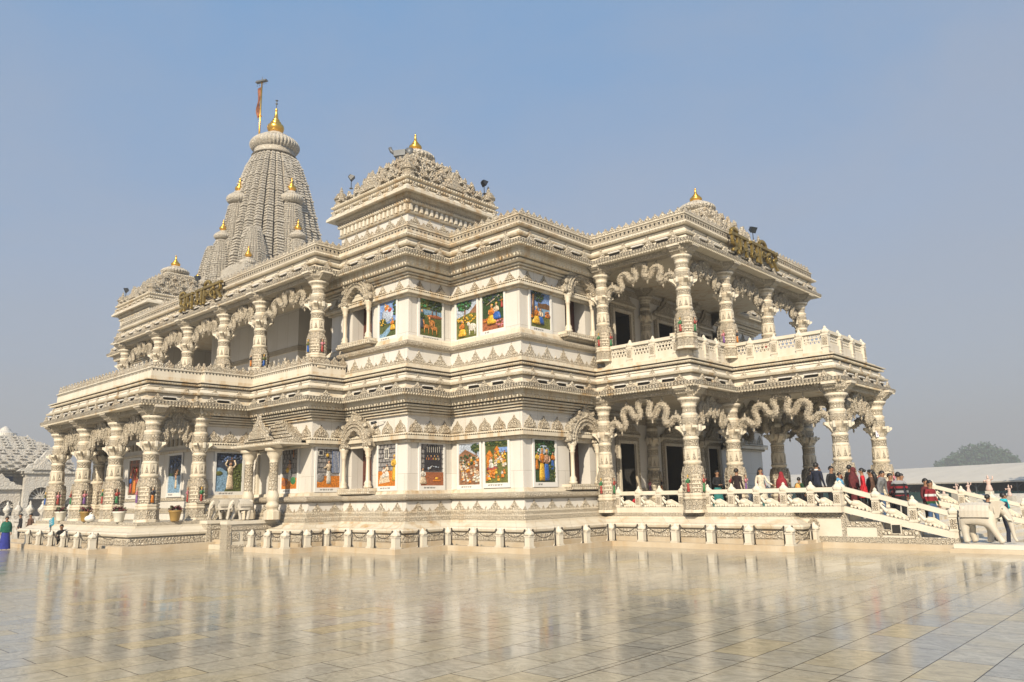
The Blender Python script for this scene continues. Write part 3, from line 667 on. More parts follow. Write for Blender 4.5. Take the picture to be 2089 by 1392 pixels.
# ---------------------------------------------------------------- niche windows
def niche_window(x, y, z, rz, hwood=-1, sc=1.0):
    """local: x along wall, -y outward, z = floor of the opening"""
    mb = MB(); a, d, h = NIW, 0.68, 1.95
    v = [(-a, 0, 0), (a, 0, 0), (a, 0, h + 0.2), (-a, 0, h + 0.2), (-a, d, 0), (a, d, 0), (a, d, h + 0.2), (-a, d, h + 0.2)]
    mb.add(v, [[0, 4, 7, 3], [5, 1, 2, 6], [3, 7, 6, 2], [0, 1, 5, 4]], 0)
    mb.add(v[4:], [[0, 1, 2, 3]], 0)
    o = build('niche_window', mb, ['marble_panel'], temple, (x - X0, y - Y0, z), rz)
    w = MB(); w.box(-a + 0.02, a - 0.02, d - 0.06, d - 0.01, 0.0, h + 0.18, 0)
    for q in (-0.37, 0.0, 0.37): w.box(q - 0.02, q + 0.02, d - 0.085, d - 0.06, 0.05, h, 1)
    build('shutter', w, ['door_wood', 'dark_gap'], o)
    s = MB()
    s.box(-1.30, 1.30, -0.50, 0.0, -0.12, 0.0, 0); s.box(-1.34, 1.34, -0.54, 0.0, -0.25, -0.125, 1)
    s.add([(-1.1, -0.40, -0.26), (1.1, -0.40, -0.26), (1.1, 0, -0.44), (-1.1, 0, -0.44), (-1.1, 0, -0.26), (1.1, 0, -0.26)], [[0, 3, 2, 1], [0, 4, 3], [1, 2, 5]], 0)
    for k in range(18):
        c = -1.24 + k * 0.146
        s.ball((c, -0.545, -0.19), 0.05, 0.03, 0.045, 6, 4, 0); s.box(c - 0.035, c + 0.035, -0.515, -0.49, -0.09, -0.03, 1)
    build('sill', s, ['marble', 'marble_fine'], o)
    for sx in (-0.92, 0.92):
        c = MB()
        c.lathe([(0.19, 0), (0.19, 0.10), (0.14, 0.14), (0.17, 0.22), (0.13, 0.30), (0.095, 0.36), (0.085, 1.20), (0.10, 1.36), (0.13, 1.40), (0.10, 1.45), (0.15, 1.55), (0.13, 1.60), (0.22, 1.74), (0.22, 1.84)], (sx, -0.32, 0), 12)
        build('colonnette', c, ['marble'], o)
    g = MB(); zt = 1.84
    outer = [(-1.22, 0), (-1.25, 0.25), (-1.12, 0.42), (-1.18, 0.62), (-1.0, 0.80), (-0.86, 0.78), (-0.80, 1.02), (-0.58, 1.12), (-0.48, 1.34), (-0.26, 1.38), (-0.18, 1.58), (0, 1.78)]
    cus = [(0.66, 0), (0.70, 0.18), (0.62, 0.36), (0.50, 0.40), (0.46, 0.54), (0.30, 0.58), (0.22, 0.70), (0, 0.78)]
    inner = [(x_, z_) for x_, z_ in cus] + [(-x_, z_) for x_, z_ in cus[-2::-1]]
    pts = outer + [(-x_, z_) for x_, z_ in outer[-2::-1]] + inner
    g.prism([(px, pz) for px, pz in pts], (0, -0.18, zt), (1, 0, 0), (0, 0, 1), (0, -1, 0), 0.30, 0)
    arcp = [(0.88 * math.sin(t), 0, 0.05 + 0.92 * math.cos(t)) for t in [(-95 + i * 10) * PI / 180 for i in range(20)]]
    g.tube([(p[0], -0.49, zt + p[2]) for p in arcp], 0.06, 6, 0)
    g.tube([(p[0] * 1.16, -0.48, zt + p[2] * 1.14) for p in arcp], 0.05, 6, 0)
    for px, pz, r in ((-1.15, 0.5, 0.11), (1.15, 0.5, 0.11), (-0.85, 0.95, 0.10), (0.85, 0.95, 0.10), (-0.5, 1.3, 0.10), (0.5, 1.3, 0.10), (0, 1.62, 0.12), (0, 1.2, 0.13), (-1.2, 0.12, 0.12), (1.2, 0.12, 0.12)):
        g.ball((px, -0.47, zt + pz), r, 0.09, r * 1.15, 8, 6, 0)
    g.box(-0.95, 0.95, -0.12, 0.0, zt - 0.02, zt + 0.16, 1)
    for k, (hw, z0_) in enumerate(((1.15, 0.0), (1.06, 0.22), (1.12, 0.40), (0.95, 0.60), (0.82, 0.80), (0.62, 1.02), (0.42, 1.24))):
        if k > 0: g.box(-hw, hw, -0.17 + 0.004 * k, 0.0, zt + z0_, zt + z0_ + 0.16, 1)
        else:
            g.box(-hw, -0.72, -0.17, 0.0, zt, zt + 0.2, 1); g.box(0.72, hw, -0.17, 0.0, zt, zt + 0.2, 1)
    build('arch', g, ['marble_carved', 'marble'], o)
    return o
niche_window(-29.25, y2w, 2.52, 0); niche_window(x3w, 27.75, 2.52, PI / 2)
niche_window(-29.4, y2w, 9.30, 0); niche_window(x3w, 27.8, 9.30, PI / 2)

# ---------------------------------------------------------------- painted relief panels
PKEYS = list(PAL.keys())
PM = ['frame_white', 'caption_ink'] + ['paint_' + k for k in PKEYS]
def pi_(c): return 2 + PKEYS.index(c)
def panel(label, x, y, z0, z1, w, rz, bg, items, words, group='painted relief panels set in the temple walls'):
    W = w; Hh = z1 - z0; o = thing('relief_panel', label, 'relief panel', (x, y, z0), rz, group)
    f = MB(); fw = 0.11
    f.box(-W / 2 - fw, -W / 2, -0.07, -0.003, -0.20, Hh + fw, 0); f.box(W / 2, W / 2 + fw, -0.07, -0.003, -0.20, Hh + fw, 0)
    f.box(-W / 2, W / 2, -0.07, -0.003, Hh, Hh + fw, 0); f.box(-W / 2, W / 2, -0.07, -0.003, -0.20, 0, 0)
    build('frame', f, ['frame_white'], o)
    c = MB(); tx = -W * 0.36; r = random.Random(label)
    for wd in range(words):
        L = r.uniform(0.07, 0.16)
        c.box(tx, tx + L, -0.075, -0.07, -0.078, -0.066, 1)
        for k in range(max(1, int(L / 0.035))):
            u = tx + 0.012 + k * 0.035; c.box(u, u + 0.011, -0.075, -0.0701, -0.125, -0.078, 1)
            if r.random() < 0.6: c.box(u - 0.012, u, -0.0745, -0.0702, -0.112, -0.10, 1)
            if r.random() < 0.3: c.box(u, u + 0.02, -0.0745, -0.0702, -0.055, -0.046, 1)
        tx += L + 0.03
        if tx > W * 0.36: break
    build('caption', c, PM, o)
    p = MB(); p.box(-W / 2, W / 2, -0.02, -0.004, 0, Hh, pi_(bg))
    X = lambda u: (u - 0.5) * W
    Zz = lambda v: v * Hh
    lay = 0.0
    for it in items:
        k = it[0]; lay += 0.0012
        if k == 'r': p.box(X(it[1]), X(it[2]), -0.022 - lay, -0.018, Zz(it[3]), Zz(it[4]), pi_(it[5]))
        elif k == 'p': p.prism([(X(u), Zz(v)) for u, v in it[1]], (0, -0.018, 0), (1, 0, 0), (0, 0, 1), (0, -1, 0), 0.006 + lay, pi_(it[2]))
        elif k == 'e': p.ball((X(it[1]), -0.022 - lay * 0.6, Zz(it[2])), it[3] * W, 0.035, it[4] * Hh, 9, 6, pi_(it[5]))
        elif k == 't': p.tube([(X(u), -0.03 - lay * 0.5, Zz(v)) for u, v in it[1]], it[2], 5, pi_(it[3]))
        elif k == 'tree':
            _, u, v, ru, rv, c1, c2, n = it
            for _ in range(n):
                a = r.uniform(0, 6.28); q = math.sqrt(r.random())
                uu = min(0.97, max(0.03, u + ru * q * math.cos(a))); vv = min(0.985, max(0.02, v + rv * q * math.sin(a)))
                s = r.uniform(0.03, 0.055); p.ball((X(uu), -0.025 - r.random() * 0.03, Zz(vv)), s * W * 1.2, 0.025, s * Hh * 0.6, 6, 4, pi_(c1 if r.random() < 0.7 else c2))
        elif k == 'fig':
            _, u, v, h, robe, top, *ex = it
            hx = h * Hh; x_, z_ = X(u), Zz(v); sit = 'sit' in ex
            bh = hx * (0.34 if sit else 0.56); bw = hx * (0.26 if sit else 0.13)
            p.lathe([(bw, 0), (bw * 1.05, bh * 0.25), (bw * 0.8, bh * 0.8), (bw * 0.55, bh)], (x_, -0.035, z_), 8, pi_(robe), sy=0.28)
            p.lathe([(hx * 0.075, bh * 0.95), (hx * 0.11, bh + hx * 0.14), (hx * 0.12, bh + hx * 0.22), (hx * 0.04, bh + hx * 0.28)], (x_, -0.04, z_), 8, pi_(top), sy=0.4)
            hz = z_ + bh + hx * 0.35
            p.ball((x_, -0.05, hz), hx * 0.062, 0.04, hx * 0.075, 8, 6, pi_('flesh'))
            p.ball((x_, -0.045, hz + hx * 0.035), hx * 0.068, 0.035, hx * 0.06, 8, 5, pi_('yellow' if 'crown' in ex else 'dark'))
            sh = z_ + bh + hx * 0.22
            for s in (-1, 1):
                if 'up' in ex: pts = [(x_ + s * hx * 0.11, sh), (x_ + s * hx * 0.20, sh + hx * 0.12), (x_ + s * hx * 0.13, sh + hx * 0.27)]
                elif 'left' in ex: pts = [(x_ + s * hx * 0.10, sh), (x_ - hx * 0.12, sh - hx * 0.10), (x_ - hx * 0.26, sh - hx * 0.12)]
                else: pts = [(x_ + s * hx * 0.11, sh), (x_ + s * hx * 0.15, sh - hx * 0.14), (x_ + s * hx * 0.06, sh - hx * 0.2)]
                p.tube([(a, -0.055, b) for a, b in pts], hx * 0.03, 6, pi_('flesh' if 'bare' in ex else top))
    build('picture', p, PM, o)
    return o
def crowd(n, u0, u1, v0, v1, cols, seed, h=0.18):
    r = random.Random(seed); out = []
    for i in range(n):
        v = v1 - (v1 - v0) * (i / n); u = r.uniform(u0, u1)
        out.append(('fig', u, v, h * r.uniform(0.85, 1.15), r.choice(cols), r.choice(cols), 'sit'))
    return out
def bricks(c, rows, r0, r1, step=0.2):
    return [('r', ((0.1 if i % 2 else 0.0) + k * step) % 1.0, (((0.1 if i % 2 else 0.0) + k * step) % 1.0) + 0.008, r0 + (r1 - r0) * i / rows, r0 + (r1 - r0) * (i + 1) / rows, c) for i in range(rows) for k in range(4)] + [('r', 0, 1, r0 + (r1 - r0) * i / rows, r0 + (r1 - r0) * i / rows + 0.006, c) for i in range(rows)]
SW = PI / 2
cy = lambda a, b: (a + b) / 2
panel('narrow dark red relief panel at the far end of the columned south porch wall', -47.45, 17.05, 2.62, 4.30, 0.85, 0, 'brown', [('r', 0.0, 1, 0.7, 1, 'dark'), ('fig', 0.45, 0.05, 0.6, 'red', 'cream', 'crown'), ('e', 0.7, 0.15, 0.25, 0.1, 'orange')], 2)
panel('tall relief panel of red and orange robed figures before brown pillars', -43.72, 17.05, 2.50, 4.36, 1.40, 0, 'brown', [('r', 0.1, 0.22, 0.2, 1, 'brick'), ('r', 0.55, 0.67, 0.2, 1, 'brick'), ('r', 0, 1, 0.85, 0.9, 'brick'), ('fig', 0.55, 0.04, 0.72, 'orange', 'red', 'crown', 'up'), ('fig', 0.2, 0.06, 0.5, 'red', 'blue'), ('fig', 0.85, 0.04, 0.5, 'yellow', 'red')], 3)
panel('blue night relief panel of a figure wading through water', -38.72, 17.05, 2.54, 4.38, 1.45, 0, 'night', [('tree', 0.5, 0.8, 0.5, 0.15, 'skyd', 'night', 40), ('r', 0, 1, 0.0, 0.45, 'water'), ('p', [(0, 0.45), (1, 0.5), (1, 0.55), (0, 0.52)], 'dgreen'), ('fig', 0.6, 0.12, 0.42, 'cream', 'flesh', 'up', 'bare'), ('e', 0.6, 0.58, 0.16, 0.05, 'brown')], 3)
panel('relief panel of a man with a basket on his head by a river', x0w, cy(17.61, 18.95), 2.54, 4.36, 1.34, SW, 'night', [('tree', 0.5, 0.88, 0.5, 0.12, 'night', 'skyd', 50), ('p', [(0, 0.62), (0, 0), (0.35, 0), (0.5, 0.25), (0.45, 0.5), (0.2, 0.62)], 'water'), ('p', [(0.35, 0), (1, 0), (1, 0.75), (0.7, 0.68), (0.42, 0.55), (0.5, 0.25)], 'grass'), ('e', 0.12, 0.47, 0.16, 0.06, 'lgreen'), ('tree', 0.8, 0.35, 0.18, 0.3, 'grass', 'lgreen', 30), ('fig', 0.55, 0.06, 0.72, 'cream', 'cream', 'up'), ('e', 0.55, 0.81, 0.16, 0.055, 'brown'), ('e', 0.55, 0.85, 0.13, 0.04, 'orange')], 5)
panel('relief panel of a man with an orange bundle, right of the small door', cy(-32.89, -31.50), y1w, 2.58, 4.38, 1.30, 0, 'stone', bricks('dark', 5, 0.4, 1.0) + [('p', [(0, 0), (1, 0), (1, 0.28), (0.5, 0.24), (0, 0.3)], 'orange'), ('e', 0.2, 0.16, 0.22, 0.1, 'brick'), ('e', 0.75, 0.2, 0.2, 0.1, 'green'), ('fig', 0.5, 0.2, 0.55, 'white', 'flesh', 'left', 'bare'), ('e', 0.36, 0.48, 0.13, 0.07, 'yellow'), ('t', [(0.72, 0.98), (0.74, 0.8)], 0.02, 'orange')], 4)
panel('relief panel of a stooping man in white near a barred window', x1w, cy(19.78, 21.01), 2.60, 4.35, 1.22, SW, 'stone', bricks('dark', 5, 0.4, 1.0) + [('r', 0, 1, 0, 0.3, 'orange'), ('r', 0.66, 1.0, 0.38, 0.95, 'skyd')] + [('r', 0.69 + 0.06 * k, 0.705 + 0.06 * k, 0.38, 0.94, 'white') for k in range(5)] + [('r', 0.04, 0.26, 0.82, 0.96, 'white'), ('r', 0.07, 0.23, 0.84, 0.94, 'dark'), ('fig', 0.52, 0.1, 0.62, 'white', 'cream', 'left'), ('e', 0.14, 0.25, 0.2, 0.12, 'stone'), ('e', 0.45, 0.83, 0.06, 0.05, 'yellow')], 5)
panel('relief panel of a seated couple in white under a small arched window', cy(-27.94, -26.70), y2w, 2.59, 4.41, 1.22, 0, 'stone', bricks('dark', 6, 0.36, 1.0) + [('r', 0, 1, 0, 0.36, 'orange'), ('r', 0.36, 0.6, 0.64, 0.92, 'white'), ('r', 0.41, 0.47, 0.67, 0.88, 'dark'), ('r', 0.5, 0.56, 0.67, 0.88, 'dark'), ('p', [(0.05, 0.06), (0.68, 0.1), (0.62, 0.26), (0.14, 0.26)], 'cream'), ('fig', 0.32, 0.2, 0.34, 'white', 'white', 'sit'), ('fig', 0.5, 0.22, 0.4, 'white', 'cream', 'sit'), ('fig', 0.9, 0.12, 0.62, 'yellow', 'yellow', 'crown')], 5)
panel('relief panel of an arched window with figures on a cloud', x2w, cy(22.06, 23.40), 2.58, 4.38, 1.32, SW, 'stone', bricks('dark', 6, 0.3, 1.0) + [('r', 0, 1, 0, 0.32, 'brick'), ('p', [(0.18, 0.36), (0.9, 0.36), (0.9, 0.86), (0.76, 0.95), (0.54, 0.98), (0.32, 0.95), (0.18, 0.86)], 'dark'), ('r', 0.22, 0.86, 0.38, 0.74, 'sky'), ('tree', 0.54, 0.42, 0.3, 0.05, 'cloud', 'white', 20)] + [('r', 0.27 + 0.09 * k, 0.285 + 0.09 * k, 0.8, 0.95, 'white') for k in range(7)] + [('fig', 0.3 + 0.15 * k, 0.46, 0.27, 'yellow', ('orange', 'red', 'yellow', 'cream')[k], 'crown') for k in range(4)] + [('fig', 0.1, 0.04, 0.5, 'cream', 'white', 'sit'), ('r', 0.55, 0.85, 0.1, 0.14, 'orange'), ('e', 0.7, 0.17, 0.08, 0.03, 'yellow')], 4)
panel('relief panel of a big crowd in white below a red brown mountain and one tree', cy(-25.47, -24.08), y3w, 2.58, 4.38, 1.33, 0, 'cloud', [('p', [(0, 0), (1, 0), (1, 0.62), (0.75, 0.72), (0.3, 0.86), (0, 0.74)], 'hill'), ('tree', 0.4, 0.6, 0.4, 0.12, 'dgreen', 'brown', 40), ('t', [(0.82, 0.5), (0.82, 0.78)], 0.03, 'brown'), ('tree', 0.8, 0.88, 0.2, 0.1, 'dgreen', 'lgreen', 50)] + crowd(46, 0.06, 0.94, 0.03, 0.56, ['cream', 'white', 'cream', 'white', 'orange', 'cream', 'yellow'], 5), 5)
panel('relief panel of a teacher on an orange throne among pupils', cy(-23.81, -22.39), y3w, 2.62, 4.40, 1.36, 0, 'lgreen', [('r', 0, 1, 0.66, 1, 'grass'), ('r', 0.5, 1, 0.72, 0.84, 'sky'), ('tree', 0.5, 0.95, 0.5, 0.06, 'dgreen', 'lgreen', 50), ('r', 0.05, 0.3, 0.3, 0.64, 'orange'), ('p', [(0.0, 0.64), (0.36, 0.64), (0.18, 0.8)], 'orange'), ('r', 0.42, 0.6, 0.7, 0.78, 'orange'), ('p', [(0.38, 0.78), (0.64, 0.78), (0.51, 0.88)], 'orange'), ('e', 0.28, 0.34, 0.26, 0.06, 'red'), ('e', 0.27, 0.28, 0.24, 0.05, 'orange'), ('fig', 0.26, 0.36, 0.34, 'white', 'white', 'sit')] + crowd(20, 0.42, 0.95, 0.36, 0.66, ['yellow', 'orange', 'cream', 'white'], 7) + crowd(14, 0.06, 0.95, 0.03, 0.22, ['orange', 'yellow', 'white', 'orange'], 9, 0.2), 6)
panel('relief panel of a standing couple in yellow and blue robes in a dark garden', x3w, cy(24.59, 26.0), 2.61, 4.39, 1.36, SW, 'dgreen', [('tree', 0.5, 0.8, 0.5, 0.2, 'dgreen', 'green', 90), ('e', 0.45, 0.74, 0.3, 0.14, 'cloud'), ('tree', 0.8, 0.2, 0.2, 0.2, 'dgreen', 'lgreen', 40), ('fig', 0.12, 0.3, 0.42, 'orange', 'yellow'), ('fig', 0.88, 0.3, 0.42, 'blue', 'orange'), ('fig', 0.36, 0.04, 0.76, 'yellow', 'orange', 'crown', 'bare'), ('fig', 0.58, 0.04, 0.74, 'blue', 'flesh', 'crown')], 2)
UG = 'painted relief panels set in the temple walls'
panel('upper storey relief panel of small orange figures in a blue sky over a stream', cy(-28.02, -26.77), y2w, 9.28, 10.98, 1.22, 0, 'sky', [('p', [(0, 0), (1, 0), (1, 0.42), (0.5, 0.36), (0, 0.45)], 'grass'), ('p', [(0, 0), (0.35, 0), (0.85, 0.26), (0.6, 0.3), (0.2, 0.12), (0, 0.1)], 'water'), ('e', 0.45, 0.6, 0.36, 0.2, 'cloud'), ('tree', 0.2, 0.42, 0.2, 0.1, 'dgreen', 'yellow', 40), ('tree', 0.92, 0.75, 0.1, 0.25, 'dgreen', 'green', 40), ('e', 0.42, 0.8, 0.14, 0.09, 'orange'), ('e', 0.6, 0.72, 0.12, 0.08, 'red'), ('fig', 0.35, 0.66, 0.26, 'orange', 'cream', 'crown'), ('fig', 0.55, 0.62, 0.22, 'yellow', 'cream', 'crown'), ('fig', 0.78, 0.16, 0.42, 'yellow', 'orange', 'sit', 'crown')], 4)
panel('upper storey relief panel of orange deer on grass below dark trees', x2w, cy(21.97, 23.36), 9.24, 10.93, 1.34, SW, 'lgreen', [('r', 0, 1, 0.58, 0.72, 'water'), ('r', 0, 1, 0.0, 0.5, 'grass'), ('e', 0.7, 0.56, 0.36, 0.05, 'brick'), ('tree', 0.7, 0.86, 0.3, 0.13, 'dgreen', 'night', 70), ('tree', 0.15, 0.88, 0.2, 0.12, 'lgreen', 'green', 40), ('t', [(0.55, 0.58), (0.57, 0.78)], 0.025, 'brown'), ('t', [(0.75, 0.58), (0.74, 0.78)], 0.025, 'brown'), ('fig', 0.1, 0.2, 0.5, 'night', 'dgreen', 'crown')] + [q for dx, dy in ((0.3, 0.2), (0.66, 0.18), (0.55, 0.34)) for q in (('e', dx, dy + 0.06, 0.15, 0.06, 'deer'), ('t', [(dx - 0.1, dy + 0.08), (dx - 0.13, dy + 0.2)], 0.045, 'deer'), ('e', dx - 0.15, dy + 0.21, 0.06, 0.03, 'deer'), ('t', [(dx - 0.09, dy + 0.04), (dx - 0.09, dy - 0.13)], 0.018, 'deer'), ('t', [(dx + 0.1, dy + 0.04), (dx + 0.1, dy - 0.13)], 0.018, 'deer'))], 7)
panel('upper storey relief panel of a yellow robed herdsman with white cows under a tree', cy(-25.58, -24.16), y3w, 9.18, 10.98, 1.34, 0, 'cloud', [('p', [(0, 0.85), (0.5, 0.9), (1, 1.0), (0, 1.0)], 'skyd'), ('p', [(0.55, 0.6), (1, 0.86), (1, 0.5), (0.55, 0.5)], 'hill'), ('p', [(0, 0), (1, 0), (1, 0.6), (0.6, 0.64), (0, 0.55)], 'lgreen'), ('tree', 0.5, 0.5, 0.5, 0.1, 'yellow', 'grass', 40), ('t', [(0.4, 0.4), (0.42, 0.75)], 0.04, 'brown'), ('tree', 0.38, 0.86, 0.36, 0.12, 'dgreen', 'green', 80), ('fig', 0.28, 0.06, 0.55, 'yellow', 'orange', 'crown', 'sit'), ('e', 0.76, 0.26, 0.2, 0.1, 'white'), ('e', 0.58, 0.36, 0.08, 0.06, 'white'), ('t', [(0.64, 0.2), (0.64, 0.06)], 0.03, 'white'), ('t', [(0.9, 0.2), (0.9, 0.06)], 0.03, 'white')], 7)
panel('upper storey relief panel of a seated couple in yellow and blue under dense branches', cy(-23.87, -22.48), y3w, 9.30, 10.98, 1.34, 0, 'dgreen', [('tree', 0.5, 0.86, 0.5, 0.14, 'dgreen', 'night', 80), ('p', [(0, 0), (1, 0), (1, 0.25), (0, 0.35)], 'brick'), ('tree', 0.3, 0.3, 0.3, 0.1, 'orange', 'brown', 30), ('tree', 0.8, 0.15, 0.2, 0.1, 'pink', 'brown', 24), ('t', [(0.2, 0.7), (0.5, 0.8), (0.8, 0.9)], 0.03, 'cream'), ('fig', 0.44, 0.16, 0.7, 'yellow', 'orange', 'sit', 'crown'), ('fig', 0.66, 0.26, 0.6, 'blue', 'cream', 'sit', 'crown'), ('fig', 0.9, 0.55, 0.3, 'red', 'orange')], 2)
panel('upper storey relief panel of a couple by a pale lake with far brown hills', x3w, cy(24.55, 25.98), 9.30, 10.95, 1.34, SW, 'sky', [('p', [(0.4, 0.55), (1, 0.55), (1, 0.68), (0.8, 0.72), (0.6, 0.68), (0.4, 0.7)], 'brown'), ('r', 0.4, 1, 0.36, 0.56, 'water'), ('r', 0, 1, 0, 0.34, 'lgreen'), ('tree', 0.85, 0.4, 0.12, 0.08, 'brick', 'orange', 24), ('tree', 0.35, 0.86, 0.36, 0.14, 'dgreen', 'night', 80), ('t', [(0.12, 0.3), (0.14, 0.9)], 0.07, 'brown'), ('tree', 0.15, 0.3, 0.14, 0.1, 'orange', 'dgreen', 20), ('fig', 0.3, 0.1, 0.62, 'yellow', 'orange', 'sit', 'crown'), ('fig', 0.5, 0.12, 0.56, 'blue', 'cream', 'sit')], 5)

# ---------------------------------------------------------------- small south door, its canopy, cheek walls and steps
doorway(-34.45, y1w - 0.02, FL, 1.05, 3.15, 0, 'door_wood')
mb = MB()
mb.box(-34.75, -30.35, 17.85, 19.3, 4.50, 4.58, 0); mb.box(-34.6, -30.5, 18.05, 19.3, 4.58, 4.74, 3)
mb.add([(-34.75, 17.85, 4.50), (-30.35, 17.85, 4.50), (-30.7, 18.2, 4.36), (-34.4, 18.2, 4.36)], [[0, 3, 2, 1]], 0)
for k in range(30): mb.ball((-34.68 + k * 0.147, 17.84, 4.56), 0.05, 0.03, 0.05, 6, 4, 0)
for k in range(6):
    hw = 1.75 - k * 0.29; yb = 18.75 + k * 0.05; mb.box(-32.55 - hw, -32.55 + hw, yb, 19.45, 4.74 + k * 0.17, 4.74 + k * 0.17 + 0.10, 2); mb.box(-32.55 - hw + 0.14, -32.55 + hw - 0.14, yb + 0.1, 19.45, 4.74 + k * 0.17 + 0.10, 4.74 + (k + 1) * 0.17, 3)
mb.prism([(u * 1.25, v * 1.22) for u, v in PED], (-32.55, 18.10, 4.74), (1, 0, 0), (0, 0, 1), (0, -1, 0), 0.14, 2)
mb.prism([(u * 0.75, v * 0.8 + 0.1) for u, v in PED], (-32.55, 17.96, 4.74), (1, 0, 0), (0, 0, 1), (0, -1, 0), 0.08, 2)
mb.box(-34.6, -30.5, 19.0, y1w + 0.1, 4.40, 4.70, 0)
tpart('door_canopy', mb)
for x in (-33.85, -31.65):
    c = MB(); q8 = PI / 8
    c.lathe([(0.36, 0), (0.36, 0.35), (0.31, 0.38), (0.25, 0.42), (0.27, 0.48)], n=8, rot=q8, smooth=False)
    c.lathe([(0.22, 0.45), (0.29, 0.56), (0.29, 0.66), (0.21, 0.76), (0.24, 0.82), (0.27, 0.92), (0.27, 1.05), (0.20, 1.25), (0.185, 2.45), (0.21, 2.50), (0.19, 2.56), (0.22, 2.68), (0.33, 2.86), (0.33, 3.0), (0.42, 3.02), (0.42, 3.14)], n=20, mis=[0, 0, 0, 0, 0, 0, 0, 2, 2, 0, 0, 0, 0, 0, 0, 0])
    link('column', c.mesh('door_column', ST), temple, (x - X0, 18.35 - Y0, FL))
for x0_, x1_, yf in ((-35.0, -34.4, 16.75), (-32.45, -31.95, 16.45)):
    mb = MB(); mb.box(x0_, x1_, yf, 19.3, 0.0, 1.10, 0); mb.box(x0_ - 0.06, x1_ + 0.06, yf - 0.06, 19.3, 1.10, 1.24, 5)
    mb.box(x1_, x1_ + 0.05, yf + 0.02, 19.2, 0.86, 1.02, 3); mb.box(x1_, x1_ + 0.04, yf + 0.02, 19.2, 0.0, 0.24, 2)
    for k in range(5): mb.lathe([(0.14, 0), (0.14, 0.03)], (0, 0, 0), 4)if False else mb.box(x1_, x1_ + 0.035, yf + 0.2 + k * 0.5, yf + 0.52 + k * 0.5, 0.42, 0.78, 2)
    mb.box(x0_ - 0.03, x1_ + 0.06, yf - 0.04, yf + 0.14, 0.0, 1.09, 3)
    tpart('cheek_wall', mb)
mb = MB()
for k in range(6): mb.box(-34.4, -32.45, 16.75 + k * 0.32, 19.5, 0.0 if k == 0 else 0.2 * k + 0.004, 0.2 * (k + 1) + 0.004, 6 if k % 2 else 0)
tpart('steps', mb)

# ---------------------------------------------------------------- balustrades
def peacock_mesh(L, sl, name='peacock_panel'):
    mb = MB(); a, w = 0.15, L - 0.30
    P = lambda u, v: (a + u * w, 0, 0.24 + v * 0.5 + sl * (a + u * w))
    mb.tube([P(*q) for q in ((0.10, 0.74), (0.05, 0.80), (0.0, 0.74), (0.01, 0.60), (0.10, 0.46), (0.16, 0.34), (0.24, 0.30))], [0.025, 0.04, 0.045, 0.045, 0.055, 0.07, 0.08], 8)
    mb.tube([P(0.10, 0.74), P(0.17, 0.66)], [0.025, 0.005], 6); mb.tube([P(0.03, 0.82), P(0.08, 0.98)], [0.01, 0.02], 5)
    c = P(0.36, 0.34); mb.ball(c, 0.19 * w, 0.06, 0.10, 10, 6)
    for k in range(6):
        v0 = 0.52 - k * 0.06; e = 1.0 - 0.03 * k
        mb.tube([P(0.30, v0), P(0.52, v0 + 0.02 - k * 0.02), P(0.78, v0 - 0.18), P(e, v0 - 0.34 - 0.0 * k)] if k < 4 else [P(0.28, v0), P(0.5, v0 - 0.08), P(0.7, v0 - 0.16)], [0.03, 0.036, 0.03, 0.022][:4 if k < 4 else 3], 6)
    for k in range(6): mb.ball(P(0.22 + k * 0.145, 0.055 + 0.02 * (k % 2)), 0.055, 0.05, 0.055, 8, 5)
    mb.ball(P(-0.02, 0.22), 0.055, 0.045, 0.06, 8, 5); mb.tube([P(0.3, 0.2), P(0.3, 0.02)], 0.02, 5)
    return mb.mesh(name, ['marble_bright'])
def post_mesh(h=1.06, w=0.12):
    mb = MB(); mb.box(-w, w, -w, w, 0, h - 0.28, 0); mb.box(-w - 0.02, w + 0.02, -w - 0.02, w + 0.02, 0.24, 0.30, 0); mb.box(-w - 0.02, w + 0.02, -w - 0.02, w + 0.02, h - 0.36, h - 0.28, 0)
    mb.box(-w * 0.8, w * 0.8, -w - 0.012, -w, 0.34, h - 0.42, 1)
    mb.lathe([(w * 1.25, h - 0.28), (w * 1.5, h - 0.22), (w * 1.5, h - 0.16), (w * 1.0, h - 0.10), (w * 0.5, h - 0.04), (w * 0.55, h), (w * 0.1, h + 0.07)], n=8, rot=PI / 8, smooth=False)
    return mb.mesh('post', ['marble_bright', 'marble_carved'])
POSTM = post_mesh()
def balustrade(xs, y, z0, sl=0.0, zf=None):
    mb = MB(); rails = []; xe = xs[-1]; ze = z0 + sl * (xe - xs[0])
    mb.bar((xs[0] - X0, 0, z0 + 0.11), (xe - X0, 0, ze + 0.11), 0.26, 0.22, 0)
    for a, b in zip(xs, xs[1:]):
        za, zb = z0 + sl * (a - xs[0]), z0 + sl * (b - xs[0])
        rb = MB(); rb.bar((a - X0 + 0.1, 0, za + 0.82), (b - X0 - 0.1, 0, zb + 0.82), 0.20, 0.16, 0); rb.bar((a - X0 + 0.1, 0, za + 0.735), (b - X0 - 0.1, 0, zb + 0.735), 0.13, 0.04, 0); rails.append(rb)
    o = build('balustrade', mb, ['marble_bright'], temple, (0, y - Y0, 0))
    for rb in rails: build('rail', rb, ['marble_bright'], o)
    for i, a in enumerate(xs): link('post', POSTM, o, (a - X0, 0, z0 + sl * (a - xs[0])))
    cache = {}
    for a, b in zip(xs, xs[1:]):
        k = round(b - a, 2)
        if k not in cache: cache[k] = peacock_mesh(b - a, sl)
        link('peacock_panel', cache[k], o, (a - X0, 0, z0 + sl * (a - xs[0])))
    return o
RY = 28.85
balustrade([-20.35, -19.28, -18.22, -17.12], RY, FL)
balustrade([-15.93, -14.87, -13.80, -12.73, -11.68, -10.72], RY, FL)
SLP = -0.245
